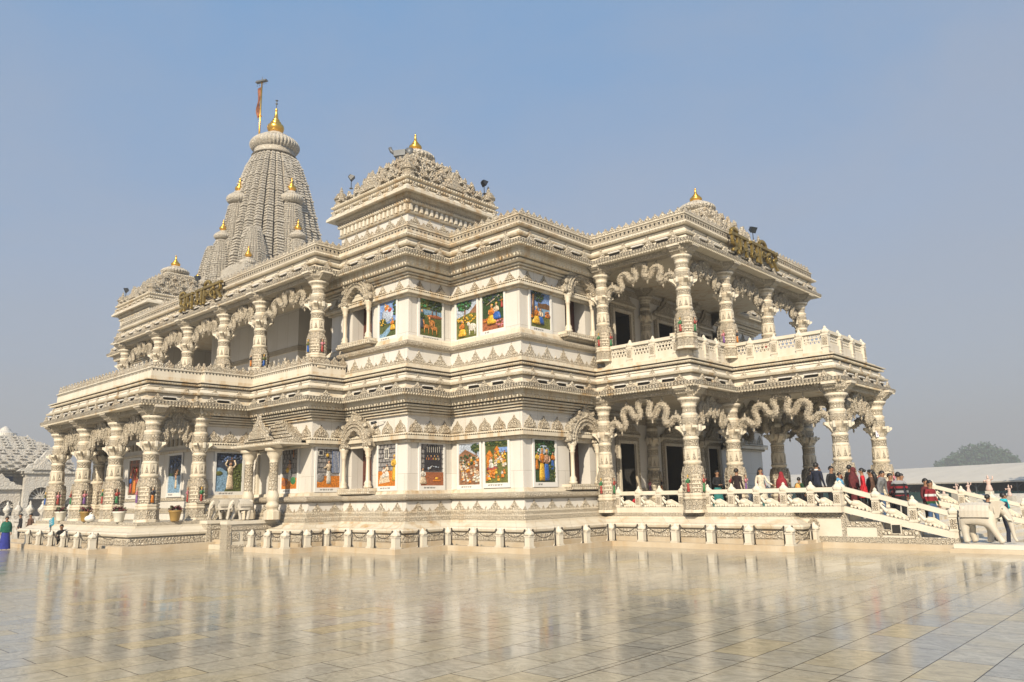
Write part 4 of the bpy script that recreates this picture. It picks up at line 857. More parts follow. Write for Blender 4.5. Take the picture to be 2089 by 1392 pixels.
balustrade([-10.72, -9.52, -8.32, -7.12], RY + 0.3, FL + 0.02, SLP)
balustrade([-10.72, -9.52, -8.32, -7.12, -5.9], 40.9, FL + 0.02, SLP)
stair_z = lambda x: FL + SLP * (min(max(x, -10.72), -5.62) + 10.72)
# stairs down from the east porch, and their stepped side walls
mb = MB(); n = 10
mb.box(-12.2, -10.72, 29.2, 40.95, 0.0, FL - 0.004, 0)
for k in range(n):
    xa = -10.72 + k * 0.51; mb.box(-10.72 if k == n else xa, xa + 0.51, 29.45, 40.75, 0.0, FL - 0.125 * (k + 1), 5 if k % 2 else 0)
tpart('stairs', mb)
for yy0, yy1 in ((29.0, 29.42), (40.78, 41.2)):
    mb = MB()
    for xa, xb, zt in ((-13.0, -10.6, 1.22), (-10.6, -9.4, 0.92), (-9.4, -8.2, 0.66), (-8.2, -7.0, 0.42)):
        f = yy0 if yy0 < 35 else yy1
        mb.box(xa, xb, yy0, yy1, 0.22 if xa > -12 else 0.2, zt, 5)
        mb.box(xa, xb + 0.02, min(f, f - 0.03), max(f, f - 0.03), zt - 0.17, zt + 0.002, 2)
        mb.box(xb - 0.12, xb + 0.025, min(f, f - 0.035), max(f, f - 0.035), 0.24, zt - 0.17, 3)
    mb.box(-13.0, -6.98, yy0 - 0.06, yy1, 0.20, 0.40, 3); mb.box(-13.0, -6.95, yy0 - 0.16, yy1, 0.0, 0.20, 6)
    if yy0 > 35: tpart('stair_side_wall', mb); continue
    mb.box(-9.05, -8.72, 28.95, 29.01, 0.52, 0.86, 5); mb.box(-9.02, -8.75, 28.935, 28.952, 0.55, 0.83, 4)
    for k in range(12):
        a = k * PI / 6; mb.ball((-11.75 + 0.17 * math.cos(a), 28.99, 0.78 + 0.2 * math.sin(a)), 0.06, 0.03, 0.06, 6, 4, 3)
    mb.ball((-11.75, 28.99, 0.78), 0.12, 0.04, 0.12, 8, 5, 3)
    tpart('stair_side_wall', mb)

# upper terrace balustrade with pierced panels
def jali_mesh(L):
    mb = MB(); w = L - 0.28
    mb.box(0.12, L - 0.12, -0.07, 0.07, -0.40, 0.02, 0); mb.box(0.12, L - 0.12, -0.09, 0.09, 0.44, 0.58, 0)
    mb.box(0.12, 0.20, -0.04, 0.04, 0.02, 0.44, 0); mb.box(L - 0.20, L - 0.12, -0.04, 0.04, 0.02, 0.44, 0)
    for k in range(3): mb.box(0.20, L - 0.20, -0.025, 0.025, 0.04 + k * 0.135 + 0.09, 0.04 + k * 0.135 + 0.125, 0)
    m = max(2, int((L - 0.4) / 0.15))
    for k in range(m):
        c = 0.2 + (k + 0.5) * (L - 0.4) / m
        mb.bar((c - 0.075, 0, 0.02), (c + 0.075, 0, 0.44), 0.045, 0.03, 0, (0, 1, 0)); mb.bar((c + 0.075, 0.002, 0.02), (c - 0.075, 0.002, 0.44), 0.045, 0.028, 0, (0, 1, 0))
    return mb.mesh('jali_panel', ['marble_bright'])
UPOST = post_mesh(1.10, 0.13)
TER = [p for p in offset(EAVE, 0.32)]
def terrace(a, b, n, skip_ends=(False, False)):
    L = math.hypot(b[0] - a[0], b[1] - a[1]); rz = math.atan2(b[1] - a[1], b[0] - a[0])
    mb = MB(); mb.box(0, L, -0.12, 0.12, -0.42, -0.30, 0)
    o = build('balustrade', mb, ['marble_bright'], temple, (a[0] - X0, a[1] - Y0, UFL + 0.12), rz)
    jm = jali_mesh(L / n)
    for k in range(n): link('jali_panel', jm, o, (k * L / n, 0, 0))
    for k in range(n + 1):
        if k == n and skip_ends[1] or k == 0 and skip_ends[0]: continue
        link('post', UPOST, o, (k * L / n, 0, -0.42))
    return o
ty4, ty5, tx4, tx5 = y4w - 0.32, y5w - 0.32, x4w + 0.32, x5w + 0.32
terrace((-20.4, ty4), (tx4 - 0.45, ty4), 3); terrace((tx4, ty4 + 0.45), (tx4, ty5), 3, (False, True))
terrace((tx4, ty5), (tx5, ty5), 4); terrace((tx5, ty5), (tx5, 36.7), 3, (True, False)); terrace((tx5, 36.7), (tx5 - 3.2, 36.7), 3, (True, False))
mb = MB(); mb.box(tx4 - 0.62, tx4 + 0.10, ty4 - 0.10, ty4 + 0.62, 7.70, 8.66, 5); mb.box(tx4 - 0.68, tx4 + 0.16, ty4 - 0.16, ty4 + 0.68, 8.66, 8.80, 0)
mb.box(tx4 - 0.55, tx4 + 0.03, ty4 - 0.12, ty4 - 0.10, 8.0, 8.5, 2); mb.box(tx4 + 0.10, tx4 + 0.12, ty4 - 0.03, ty4 + 0.55, 8.0, 8.5, 2)
tpart('pedestal', mb)
# ---------------------------------------------------------------- tower, pavilion roofs and finials
KAL = [(0.02, 0.0), (0.42, 0.02), (0.62, 0.10), (0.80, 0.30), (0.86, 0.52), (0.80, 0.72), (0.55, 0.88), (0.48, 0.92), (0.55, 0.98), (0.50, 1.04), (0.34, 1.12), (0.30, 1.18), (0.36, 1.24), (0.24, 1.36), (0.16, 1.75), (0.11, 2.1), (0.15, 2.16), (0.05, 2.3), (0.01, 2.42)]
def kalash_mesh(r, h, name='finial'):
    mb = MB(); mb.lathe([(a * r / 0.86, z * h / 2.42) for a, z in KAL], n=24); return mb.mesh(name, ['gold'])
def amalaka_mesh(r, h, n=36):
    mb = MB()
    prof = [(r * 0.70, 0.0)] + [(r * (0.78 + 0.22 * math.sin(PI * t)), h * t) for t in (0.1, 0.25, 0.4, 0.5, 0.6, 0.75, 0.9)] + [(r * 0.72, h), (r * 0.60, h * 1.08)]
    mb.lathe(prof, n=n * 4, ribs=n, ribd=0.10)
    mb.lathe([(r * 0.62, h * 1.06), (r * 0.62, h * 1.16), (r * 0.45, h * 1.30), (r * 0.34, h * 1.42), (r * 0.30, h * 1.5)], n=32)
    return mb.mesh('amalaka', ['marble_tower'])
OUT1 = [(1.0, -0.19), (1.0, 0.19), (0.86, 0.20), (0.86, 0.235), (0.95, 0.25), (0.95, 0.40), (0.80, 0.41), (0.80, 0.445), (0.88, 0.46), (0.88, 0.60), (0.71, 0.61), (0.71, 0.645), (0.78, 0.66), (0.78, 0.78)]
OUTL = []
for k in range(4):
    c_, s_ = math.cos(k * PI / 2), math.sin(k * PI / 2)
    q = OUT1 + [(y_, x_) for x_, y_ in OUT1[::-1]][1:-1]
    q = OUT1 + [(y_, x_) for x_, y_ in OUT1[1:-1]][::-1][:-1]
    OUTL += [(x_ * c_ - y_ * s_, x_ * s_ + y_ * c_) for x_, y_ in q]
def spire(mb, c, z0, z1, Rf, lay, mi=0):
    """curved tower of ribbed, banded courses"""
    n = len(OUTL); m = int((z1 - z0) / lay); base = len(mb.v); rings = []
    for i in range(m):
        za = z0 + i * lay; r = Rf(za); r2 = Rf(za + lay)
        for dz, k in ((0.0, 1.0), (0.62, 0.998), (0.66, 0.968), (1.0, 0.968)):
            big = (i % 6 == 5)
            rr = (r + (r2 - r) * dz) * (k + (0.02 if big and k > 0.99 else 0)); rings.append((rr, za + dz * lay))
    for rr, z in rings:
        for x, y in OUTL: mb.v.append((c[0] + x * rr, c[1] + y * rr, z))
    for j in range(len(rings) - 1):
        for i in range(n):
            i2 = (i + 1) % n
            mb.f.append([base + j * n + i, base + j * n + i2, base + (j + 1) * n + i2, base + (j + 1) * n + i]); mb.m.append(mi); mb.s.append(False)
    e = base + (len(rings) - 1) * n; mb.f.append([e + i for i in range(n)]); mb.m.append(mi); mb.s.append(False)
    # chevron course up the middle rib of every face
    for k in range(4):
        ca, sa = math.cos(k * PI / 2), math.sin(k * PI / 2); z = z0 + 0.3
        while z < z1 - 0.4:
            r = Rf(z) * 1.0; w = r * 0.2
            for s in (-1, 1):
                a = (c[0] + ca * (r + 0.03) - sa * s * w, c[1] + sa * (r + 0.03) + ca * s * w, z - w * 0.5); b = (c[0] + ca * (Rf(z + 0.1) + 0.06), c[1] + sa * (Rf(z + 0.1) + 0.06), z)
                mb.bar(a, b, 0.10, lay * 0.45, mi)
            z += lay * 1.15
def interp(tab):
    def f(z):
        for (za, ra), (zb, rb) in zip(tab, tab[1:]):
            if z <= zb: return ra + (rb - ra) * (z - za) / (zb - za)
        return tab[-1][1]
    return f
TC = (-62.55, Y0 - 0.1)
mb = MB()
spire(mb, TC, 13.5, 34.0, interp([(13.5, 5.4), (18, 5.3), (22.5, 4.85), (26.3, 4.15), (30.2, 3.28), (32.5, 2.58), (34.1, 1.9)]), 0.27)
mb.box(TC[0] - 7.5, TC[0] + 7.5, TC[1] - 7.5, TC[1] + 7.5, 12.5, 15.0)
for k in range(9): mb.box(TC[0] - 7.4 + k * 0.28, TC[0] + 7.4 - k * 0.28, TC[1] - 7.4 + k * 0.28, TC[1] + 7.4 - k * 0.28, 15.0 + k * 0.75, 15.0 + k * 0.75 + 0.55)
for k in range(9): mb.box(TC[0] - 7.2 + k * 0.28, TC[0] + 7.2 - k * 0.28, TC[1] - 7.2 + k * 0.28, TC[1] + 7.2 - k * 0.28, 15.0 + k * 0.75 + 0.55, 15.0 + (k + 1) * 0.75)
mb.lathe([(2.1, 33.9), (1.75, 34.2), (1.9, 34.5)], (TC[0], TC[1], 0), 32)
tower = tpart('tower', mb, ['marble_tower'])
def tsub(name, me, x, y, z): return link(name, me, tower, (x, y, z))
tsub('amalaka', amalaka_mesh(2.32, 1.35, 40), TC[0], TC[1], 34.4)
tsub('finial', kalash_mesh(0.80, 2.8), TC[0], TC[1], 36.4)
m_ = MB(); m_.tube([(0, 0, 0), (0, 0, 0.75)], 0.035, 8); m_.ball((0, 0, 0.35), 0.12, 0.12, 0.09); m_.ball((0, 0, 0.68), 0.14, 0.14, 0.06)
tsub('lightning_rod', m_.mesh('lightning_rod', ['grey_metal']), TC[0], TC[1], 39.2)
def sub_mesh(z0, z1, r0, r1):
    s = MB(); spire(s, (0, 0), 0, z1 - z0, interp([(0, r0), ((z1 - z0) * 0.5, r0 * 0.92), ((z1 - z0) * 0.8, r0 * 0.72), (z1 - z0 + 0.01, r1)]), 0.20); return s.mesh('sub_spire', ['marble_tower'])
S1 = sub_mesh(15, 28.3, 1.75, 0.85); A1 = amalaka_mesh(1.12, 0.80, 30); K1 = kalash_mesh(0.42, 1.42)
S2 = sub_mesh(14, 24.6, 1.5, 0.58); A2 = amalaka_mesh(0.76, 0.55, 26); K2 = kalash_mesh(0.33, 1.1)
S3 = sub_mesh(14, 21.2, 1.6, 0.62); A3 = amalaka_mesh(0.75, 0.5, 24); K3 = kalash_mesh(0.30, 1.0)
for k in range(4):
    ca, sa = round(math.cos(k * PI / 2)), round(math.sin(k * PI / 2))
    for sm, am, km, d, z0, z1, ha in ((S1, A1, K1, 3.3, 15, 28.3, 0.80), (S2, A2, K2, 4.65, 14, 24.6, 0.55)):
        x, y = TC[0] + ca * d, TC[1] + sa * d
        tsub('sub_spire', sm, x, y, z0); tsub('amalaka', am, x, y, z1 + 0.1); tsub('finial', km, x, y, z1 + 0.1 + ha * 1.48)
    cx_, sx_ = math.cos(k * PI / 2 + PI / 4), math.sin(k * PI / 2 + PI / 4)
    x, y = TC[0] + cx_ * 6.4, TC[1] + sx_ * 6.4
    tsub('sub_spire', S3, x, y, 14); tsub('amalaka', A3, x, y, 21.3); tsub('finial', K3, x, y, 22.1)
    for d_, z_ in ((5.2, 16.5),):
        x, y = TC[0] + cx_ * d_, TC[1] + sx_ * d_
        tsub('sub_spire', S2, x, y, z_ - 2.0)

def bell_mesh():
    b = MB(); q = PI / 8
    b.lathe([(0.40, 0), (0.40, 0.14), (0.32, 0.18), (0.34, 0.40), (0.42, 0.44), (0.44, 0.52), (0.34, 0.58), (0.36, 0.66), (0.26, 0.72), (0.27, 0.80), (0.16, 0.88), (0.08, 0.94), (0.12, 1.02), (0.05, 1.10), (0.07, 1.16), (0.01, 1.28)], n=8, rot=q, smooth=False); return b.mesh('turret', ['marble_carved'])
BELL = bell_mesh()
def pavilion(cx, cy, z0, hw, zs, kal_h, walls=True):
    """square roof pavilion: frieze walls, sloping eave, stepped pyramid; zs = scale of the pyramid height"""
    mb = MB(); sq = [(cx - hw, cy - hw), (cx + hw, cy - hw), (cx + hw, cy + hw), (cx - hw, cy + hw)]
    if walls:
        sweep(mb, sq, [(0.2, z0), (0.2, z0 + 0.12), (0.08, z0 + 0.15), (0.05, z0 + 0.55), (0.0, z0 + 0.58), (0.0, z0 + 0.95), (0.1, z0 + 0.97), (0.14, z0 + 1.03), (0.06, z0 + 1.08), (0.06, z0 + 1.42), (0.14, z0 + 1.45), (0.16, z0 + 1.53), (0.10, z0 + 1.56), (0.22, z0 + 1.72), (0.22, z0 + 1.95)], [0, 0, 3, 0, 1, 0, 0, 0, 2, 0, 0, 0, 3, 0])
        outlines(mb, sq, 0.01, z0 + 0.6, 0.26, 0.36, 0.04, 0.85, PED, 2); teeth(mb, sq, 0.16, z0 + 1.58, 0.12, 0.12, 0.05, 0.16, 0)
        outlines(mb, sq, 0.06, z0 + 1.1, 0.07, 0.30, 0.07, 0.30, [(-1, 0), (1, 0), (1, 0.9), (0, 1), (-1, 0.9)], 5); teeth(mb, sq, 0.20, z0 + 1.95, 0.10, 0.14, 0.05, 0.16, 2)
        ze = z0 + 1.80
    else: ze = z0
    sweep(mb, sq, [(0.1, ze + 0.10), (0.50, ze), (0.56, ze + 0.02), (0.56, ze + 0.13), (0.40, ze + 0.32), (0.28, ze + 0.40), (0.36, ze + 0.44), (0.42, ze + 0.52), (0.30, ze + 0.58), (0.28, ze + 0.66), (0.38, ze + 0.68), (0.42, ze + 0.76), (0.30, ze + 0.82)], 0)
    outlines(mb, sq, 0.42, ze + 0.24, 0.20, 0.24, 0.07, 0.75, PED, 2); teeth(mb, sq, 0.40, ze + 0.52, 0.12, 0.10, 0.05, 0.15, 0); teeth(mb, sq, 0.40, ze + 0.78, 0.12, 0.10, 0.05, 0.15, 0)
    zt = ze + 0.8; n = 7; top = 0.78; H = 2.45 * zs
    for k in range(n):
        f = k / n; h1 = (hw + 0.12) * (1 - f) + top * f; h2 = (hw + 0.12) * (1 - (k + 1) / n) + top * (k + 1) / n
        za, zb = zt + H * f, zt + H * (k + 1) / n; zm = za + (zb - za) * 0.55
        s2 = [(cx - h1, cy - h1), (cx + h1, cy - h1), (cx + h1, cy + h1), (cx - h1, cy + h1)]
        sweep(mb, s2, [(0.0, za), (0.04, za + 0.02), (0.05, zm), (-0.02, zm + 0.02), (-(h1 - h2), zb)], [0, 3, 0, 2])
        teeth(mb, s2, 0.05, zm, 0.11, 0.10, 0.05, 0.14, 0)
        if k % 2 == 0 and k < n - 1: outlines(mb, s2, 0.02, zm, 0.27 - 0.015 * k, 0.36, 0.10, 0.66, PED, 2, boss=True)
        elif k < n - 1: outlines(mb, s2, 0.02, zm, 0.20, 0.27, 0.09, 0.56, LEAF, 2)
    cap(mb, [(cx - top, cy - top), (cx + top, cy - top), (cx + top, cy + top), (cx - top, cy + top)], 0, zt + H)
    # big central gables on each face
    for ax in ((0, -1), (1, 0)):
        tx, ty = -ax[1], ax[0]
        for (u, v, w, h, d) in ((0, 0.0, 0.95, 0.95, 0.2), (0, 0.9 * zs, 0.6, 0.62, 0.14)):
            dist = (hw + 0.12) - (hw + 0.3 - top) * (v / H) + 0.02
            mb.prism([(a * w, b * h) for a, b in PED], (cx + ax[0] * dist, cy + ax[1] * dist, zt + v), (tx, ty, 0), (0, 0, 1), (ax[0], ax[1], 0), d, 2)
            mb.prism([(a * w * 0.6, b * h * 0.7 + 0.06) for a, b in PED], (cx + ax[0] * (dist + d), cy + ax[1] * (dist + d), zt + v), (tx, ty, 0), (0, 0, 1), (ax[0], ax[1], 0), 0.08, 2)
    o = tpart('pavilion_roof', mb)
    def sub(name, me, x, y, z, s=1.0):
        q = link(name, me, o, (x, y, z)); q.scale = (s, s, s); return q
    for sx, sy in ((-1, -1), (1, -1), (1, 1), (-1, 1)):
        sub('turret', BELL, cx + sx * (hw + 0.05), cy + sy * (hw + 0.05), zt - 0.02, 0.85)
        q = 0.55; r_ = (hw + 0.12) * (1 - q) + top * q; sub('turret', BELL, cx + sx * (r_ - 0.1), cy + sy * (r_ - 0.1), zt + H * 0.52, 0.5)
    for t in (-0.5, 0.5): sub('turret', BELL, cx + t * hw * 1.3, cy - hw * 0.72, zt + H * 0.30, 0.55); sub('turret', BELL, cx + hw * 0.72, cy + t * hw * 1.3, zt + H * 0.30, 0.55)
    sub('amalaka', amalaka_mesh(1.0, 0.46, 30), cx, cy, zt + H + 0.02); sub('finial', kalash_mesh(0.33 if kal_h > 0.8 else 0.26, kal_h), cx, cy, zt + H + 0.66)
    return o
pavilion(-27.85, 23.3, 13.57, 2.52, 0.93, 1.0)
pavilion(-55.2, 23.3, 13.57, 2.52, 0.93, 0.95)
pavilion(-18.9, Y0, 13.4, 2.2, 0.92, 0.85, False)
pavilion(-27.85, 2 * Y0 - 23.3, 13.57, 2.32, 0.8, 0.8)
mb = MB(); mb.box(-52, -31.9, 25.3, 2 * Y0 - 25.3, 13.0, 13.7, 0); tpart('roof', mb)

# ---------------------------------------------------------------- flag pole, floodlights, cameras
t = thing('flag_pole', 'tall golden pole with a tattered flag and a flat weathered crosspiece, beside the tower top', 'flag pole', (TC[0] - 1.25, TC[1] - 1.0, 33.3))
mb = MB(); mb.tube([(0, 0, 0), (0.02, 0, 4.0), (0.08, 0, 8.7)], [0.10, 0.09, 0.07], 10)
for z in (2.6, 5.0): mb.lathe([(0.1, 0), (0.16, 0.03), (0.16, 0.09), (0.1, 0.12)], (0.03, 0, z), 12)
build('pole', mb, ['gold'], t)
mb = MB(); mb.bar((-0.62, -0.2, 8.72), (0.62, 0.2, 8.66), 0.36, 0.10, 0); mb.bar((-0.55, -0.2, 8.82), (0.55, 0.2, 8.76), 0.24, 0.10, 0); mb.tube([(0.08, 0, 8.7), (0.1, 0, 9.15)], 0.03, 6)
for k in range(5): mb.tube([(-0.55 + k * 0.27, -0.15 + k * 0.08, 8.66), (-0.55 + k * 0.27, -0.15 + k * 0.08, 8.4)], 0.012, 5); mb.ball((-0.55 + k * 0.27, -0.15 + k * 0.08, 8.38), 0.045, 0.045, 0.055, 6, 4)
build('crosspiece', mb, ['grey_metal'], t)
mb = MB(); rows = []
for i in range(13):
    z = 8.3 - i * 0.27; w = 0.14 + 0.12 * math.sin(i * 0.9) - 0.005 * i
    rows.append([(-0.05 - (w + 0.1) * k / 4, 0.10 * math.sin(k * 1.7 + i * 0.6) - 0.05 * k, z - 0.12 * k) for k in range(5)])
for i in range(12):
    for k in range(4): mb.add([rows[i][k], rows[i][k + 1], rows[i + 1][k + 1], rows[i + 1][k]], [[0, 1, 2, 3]], 0, True)
build('flag', mb, ['flag_cloth'], t)
def floodlight(label, x, y, z, yaw, tilt=0.5, s=1.0, two=False):
    s *= 0.68
    t = thing('floodlight', label, 'floodlight', (x, y, z), yaw, 'floodlights on the temple roofs')
    mb = MB(); mb.tube([(0, 0, -0.5 * s), (0, 0, 0.12 * s)], 0.03 * s, 8); mb.box(-0.12 * s, 0.12 * s, -0.12 * s, 0.12 * s, -0.52 * s, -0.48 * s)
    mb.tube([(-0.2 * s, 0, 0.38 * s), (-0.2 * s, 0, 0.14 * s), (0.2 * s, 0, 0.14 * s), (0.2 * s, 0, 0.38 * s)], 0.022 * s, 6)
    build('bracket', mb, ['black_paint'], t)
    def rot(p): return (p[0], p[1] * math.cos(tilt) - p[2] * math.sin(tilt), p[1] * math.sin(tilt) + p[2] * math.cos(tilt) + 0.38 * s)
    h = MB(); vs = [rot(q) for q in [(-0.17 * s, 0.16 * s, -0.12 * s), (0.17 * s, 0.16 * s, -0.12 * s), (0.17 * s, 0.16 * s, 0.14 * s), (-0.17 * s, 0.16 * s, 0.14 * s), (-0.25 * s, -0.16 * s, -0.22 * s), (0.25 * s, -0.16 * s, -0.22 * s), (0.25 * s, -0.16 * s, 0.22 * s), (-0.25 * s, -0.16 * s, 0.22 * s)]]
    h.add(vs, [[0, 1, 2, 3], [4, 7, 6, 5], [0, 4, 5, 1], [1, 5, 6, 2], [2, 6, 7, 3], [3, 7, 4, 0]])
    for k in range(4): h.bar(rot((-0.16 * s, 0.2 * s, (-0.09 + k * 0.07) * s)), rot((0.16 * s, 0.2 * s, (-0.09 + k * 0.07) * s)), 0.06 * s, 0.012 * s)
    build('housing', h, ['black_paint'], t)
    g = MB(); g.add([rot(q) for q in [(-0.22 * s, -0.163 * s, -0.19 * s), (0.22 * s, -0.163 * s, -0.19 * s), (0.22 * s, -0.163 * s, 0.19 * s), (-0.22 * s, -0.163 * s, 0.19 * s)]], [[0, 1, 2, 3]])
    build('lens', g, ['lens_glass'], t)
    return t
floodlight('black floodlight on the big square roof pavilion, tower side', -30.0, 21.0, 17.45, R(140), 0.7, 0.95)
floodlight('black floodlight beside the corner turret of the big square roof pavilion, porch side', -25.3, 25.6, 17.1, R(170), 0.5, 0.95)
floodlight('black floodlight on the far edge of the small distant roof pavilion', -58.0, 21.0, 17.2, R(-30), 0.4, 1.1)
floodlight('black floodlight on the roof between the distant pavilion and the tower', -50.7, 23.0, 17.0, R(20), 0.4, 1.1)
floodlight('black floodlight on a thin stalk behind the bronze letters of the front porch', -17.0, 37.5, 15.45, R(70), 0.6, 1.1)
mb = MB(); mb.box(-0.35, 0.25, -0.2, 0.2, 0.05, 0.35, 0); mb.lathe([(0.16, -0.1), (0.2, 0.1), (0.2, 0.3)], (0.42, 0, 0.1), 12, 0); mb.tube([(-0.3, 0, 0.2), (-0.55, 0, 0.42), (-0.62, 0, 0.6)], 0.09, 8, 0); mb.box(-0.2, 0.2, -0.15, 0.15, -0.4, 0.06, 1)
tag(build('projector_lamp', mb, ['grey_metal', 'black_paint'], None, (-27.75, 22.35, 18.45), R(30)), 'grey projector lamp beside the ribbed disc on top of the big roof pavilion', 'projector lamp')
t = thing('security_camera', 'small black security camera on an arm, above the niche of the lower wall', 'security camera', (-27.45, y2w - 0.09, 5.42))
mb = MB(); mb.tube([(0, 0, 0), (0, -0.18, 0.02), (-0.38, -0.25, 0.0)], 0.022, 6); mb.lathe([(0.06, 0), (0.06, 0.02)], (0, 0, 0), 10); build('arm', mb, ['frame_white'], t)
mb = MB(); mb.tube([(-0.32, -0.22, 0.0), (-0.52, -0.36, -0.06)], [0.055, 0.07], 10); build('camera_body', mb, ['black_paint'], t)

# ---------------------------------------------------------------- bronze letters over the two porches
def arc(cx_, cy_, rx, ry, a0, a1, n=10): return [(cx_ + rx * math.cos(R(a0 + (a1 - a0) * i / n)), cy_ + ry * math.sin(R(a0 + (a1 - a0) * i / n))) for i in range(n + 1)]
GL = {
 'p': (0.72, [[(0.12, 1.0), (0.12, 0.62)] + arc(0.32, 0.62, 0.20, 0.22, 180, 300, 6) + [(0.58, 0.46)], [(0.58, 1), (0.58, 0)]]),
 'r_sub': (0.0, [[(-0.16, 0.34), (-0.62, 0.06)]]),
 'e_mat': (0.0, [[(-0.14, 1.0), (-0.18, 1.18)] + arc(-0.42, 1.12, 0.25, 0.2, 20, 170, 6)]),
 'm': (0.78, [[(0.14, 1), (0.14, 0.36)] + arc(0.16, 0.26, 0.11, 0.11, 90, 450, 10) + [(0.62, 0.38)], [(0.62, 1), (0.62, 0)]]),
 'i_mat': (0.24, [[(0.12, 1), (0.12, 0)], [(0.12, 1.0), (0.13, 1.2)] + arc(0.42, 1.14, 0.30, 0.24, 165, 10, 8) + [(0.74, 1.0)]]),
 'n_half': (0.46, [arc(0.14, 0.60, 0.11, 0.11, 0, 360, 10) + [(0.5, 0.60)]]),
 'd': (0.62, [[(0.38, 1), (0.38, 0.78)] + arc(0.30, 0.52, 0.24, 0.24, 70, 300, 9) + arc(0.40, 0.42, 0.10, 0.10, 240, 500, 8), [(0.40, 0.32), (0.56, 0.08)]]),
 'r': (0.56, [[(0.16, 1.0), (0.36, 0.90)] + arc(0.24, 0.72, 0.18, 0.20, 60, -100, 8) + [(0.14, 0.52), (0.5, 0.02)]]),
}
def letter_sign(name, label, loc, rz, W, H):
    t = thing(name, label, 'sign', loc, rz)
    words = [['p', 'r_sub', 'e_mat', 'm'], ['m', 'i_mat', 'n_half', 'd', 'r']]
    total = sum(GL[g][0] for w in words for g in w) + 0.28; k = W / total; x = 0.0
    for w in words:
        x0_ = x
        for g in w:
            adv, strokes = GL[g]; mb = MB()
            for s in strokes:
                for a, b in zip(s, s[1:]): mb.bar(((x + a[0]) * k, 0, a[1] * H), ((x + b[0]) * k, 0, b[1] * H), 0.16, 0.115, 0, (0, 1, 0))
                for a in s: mb.tube([((x + a[0]) * k, -0.078, a[1] * H), ((x + a[0]) * k, 0.078, a[1] * H)], 0.057, 8, 0)
            build('letter', mb, ['bronze_letter'], t); x += adv
        mb = MB(); mb.box(x0_ * k - 0.02, x * k + 0.02, -0.084, 0.084, H - 0.065, H + 0.065); build('headline', mb, ['bronze_letter'], t)
        x += 0.28
    f = MB()
    for q in (0.02, 0.5, 0.98): f.bar((q * W, 0.2, -0.25), (q * W, 0.2, H * 1.02), 0.05, 0.05, 0)
    f.bar((0, 0.18, 0.05), (W, 0.18, 0.05), 0.05, 0.05, 0); f.bar((0, 0.18, H * 0.8), (W, 0.18, H * 0.8), 0.05, 0.05, 0)
    build('support_frame', f, ['steel_dark'], t)
    return t
letter_sign('letter_sign', 'bronze Devanagari letters standing on the eave of the south porch, tower side', (-43.95, 18.95, 12.95), 0, 5.1, 0.86)
letter_sign('letter_sign', 'bronze Devanagari letters standing on the eave of the front porch, right of the corner column', (-15.45, 31.75, 12.92), PI / 2, 4.9, 0.84)
# ---------------------------------------------------------------- kerb, posts and chains
KS = [(-50.0, 12.45), (-35.9, 12.45), (-35.9, 14.3)]
KE = [(-30.75, 16.85), (-28.0, 16.85), (-28.0, 18.8), (-23.5, 18.8), (-23.5, 21.45), (-19.15, 21.45), (-19.15, 26.5), (-11.6, 26.5), (-11.6, 29.0)]
mb = MB()
def kerb(path):
    for a, b in zip(path, path[1:]):
        horiz = abs(b[1] - a[1]) < 1e-6; w = 0.17
        if horiz: mb.box(a[0] - (w if a == path[0] else -w), b[0] + (w if True else 0), a[1] - w, a[1] + w, 0.0, 0.20, 0)
        else: mb.box(a[0] - w, a[0] + w, a[1] + w, b[1] - (w if b != path[-1] else 0), 0.0, 0.20, 0)
kerb(KS); kerb(KE)
tag(build('kerb', mb, ['marble_step']), kind='structure')
def bollard_mesh():
    m1 = MB(); m1.box(-0.155, 0.155, -0.155, 0.155, 0, 0.24, 0); m1.box(-0.12, 0.12, -0.12, 0.12, 0.24, 0.66, 0)
    m1.box(-0.135, 0.135, -0.135, 0.135, 0.60, 0.64, 0); m1.box(-0.135, 0.135, -0.135, 0.135, 0.245, 0.275, 0)
    m1.lathe([(0.17, 0.66), (0.185, 0.69), (0.185, 0.74), (0.12, 0.80), (0.06, 0.84), (0.03, 0.90)], n=8, rot=PI / 8, smooth=False)
    m2 = MB(); m2.tube([(0, 0, 0), (0, 0, 0.62)], 0.026, 8); m2.ball((0, 0, 0.64), 0.034, 0.034, 0.034, 8, 5); m2.lathe([(0.05, 0), (0.05, 0.015)], n=10)
    return m1.mesh('shaft', ['marble_bright']), m2.mesh('rod', ['steel_dark'])
BS, BR = bollard_mesh()
def bollard(x, y, dirs, label, grp='marble posts of the chain fence', single=False, z=0.0):
    t = thing('fence_post', label, 'post', (x, y, z), 0, grp)
    if not single: link('shaft', BS, t)
    for dx, dy in dirs: link('rod', BR, t, (dx * 0.21, dy * 0.21, 0.2 - z if z < 0.1 else 0))
    return t
def chain(a, b, z, label):
    L = math.hypot(b[0] - a[0], b[1] - a[1]); mb = MB(); pts = []
    n = 26
    for i in range(n + 1):
        u = i / n; s = 0.30 * min(1, L / 1.2) * (1 - (2 * u - 1) ** 2); pts.append((a[0] + (b[0] - a[0]) * u, a[1] + (b[1] - a[1]) * u, z - s))
    for i in range(n):
        p, q = Vector(pts[i]), Vector(pts[i + 1]); mb.tube([p + (q - p) * 0.05, p + (q - p) * 0.3, p + (q - p) * 0.7, p + (q - p) * 0.95], [0.010, 0.018, 0.018, 0.010], 6)
    o = build('chain', mb, ['steel_dark'], None); return tag(o, label, 'chain', 'chains hung between the marble posts')
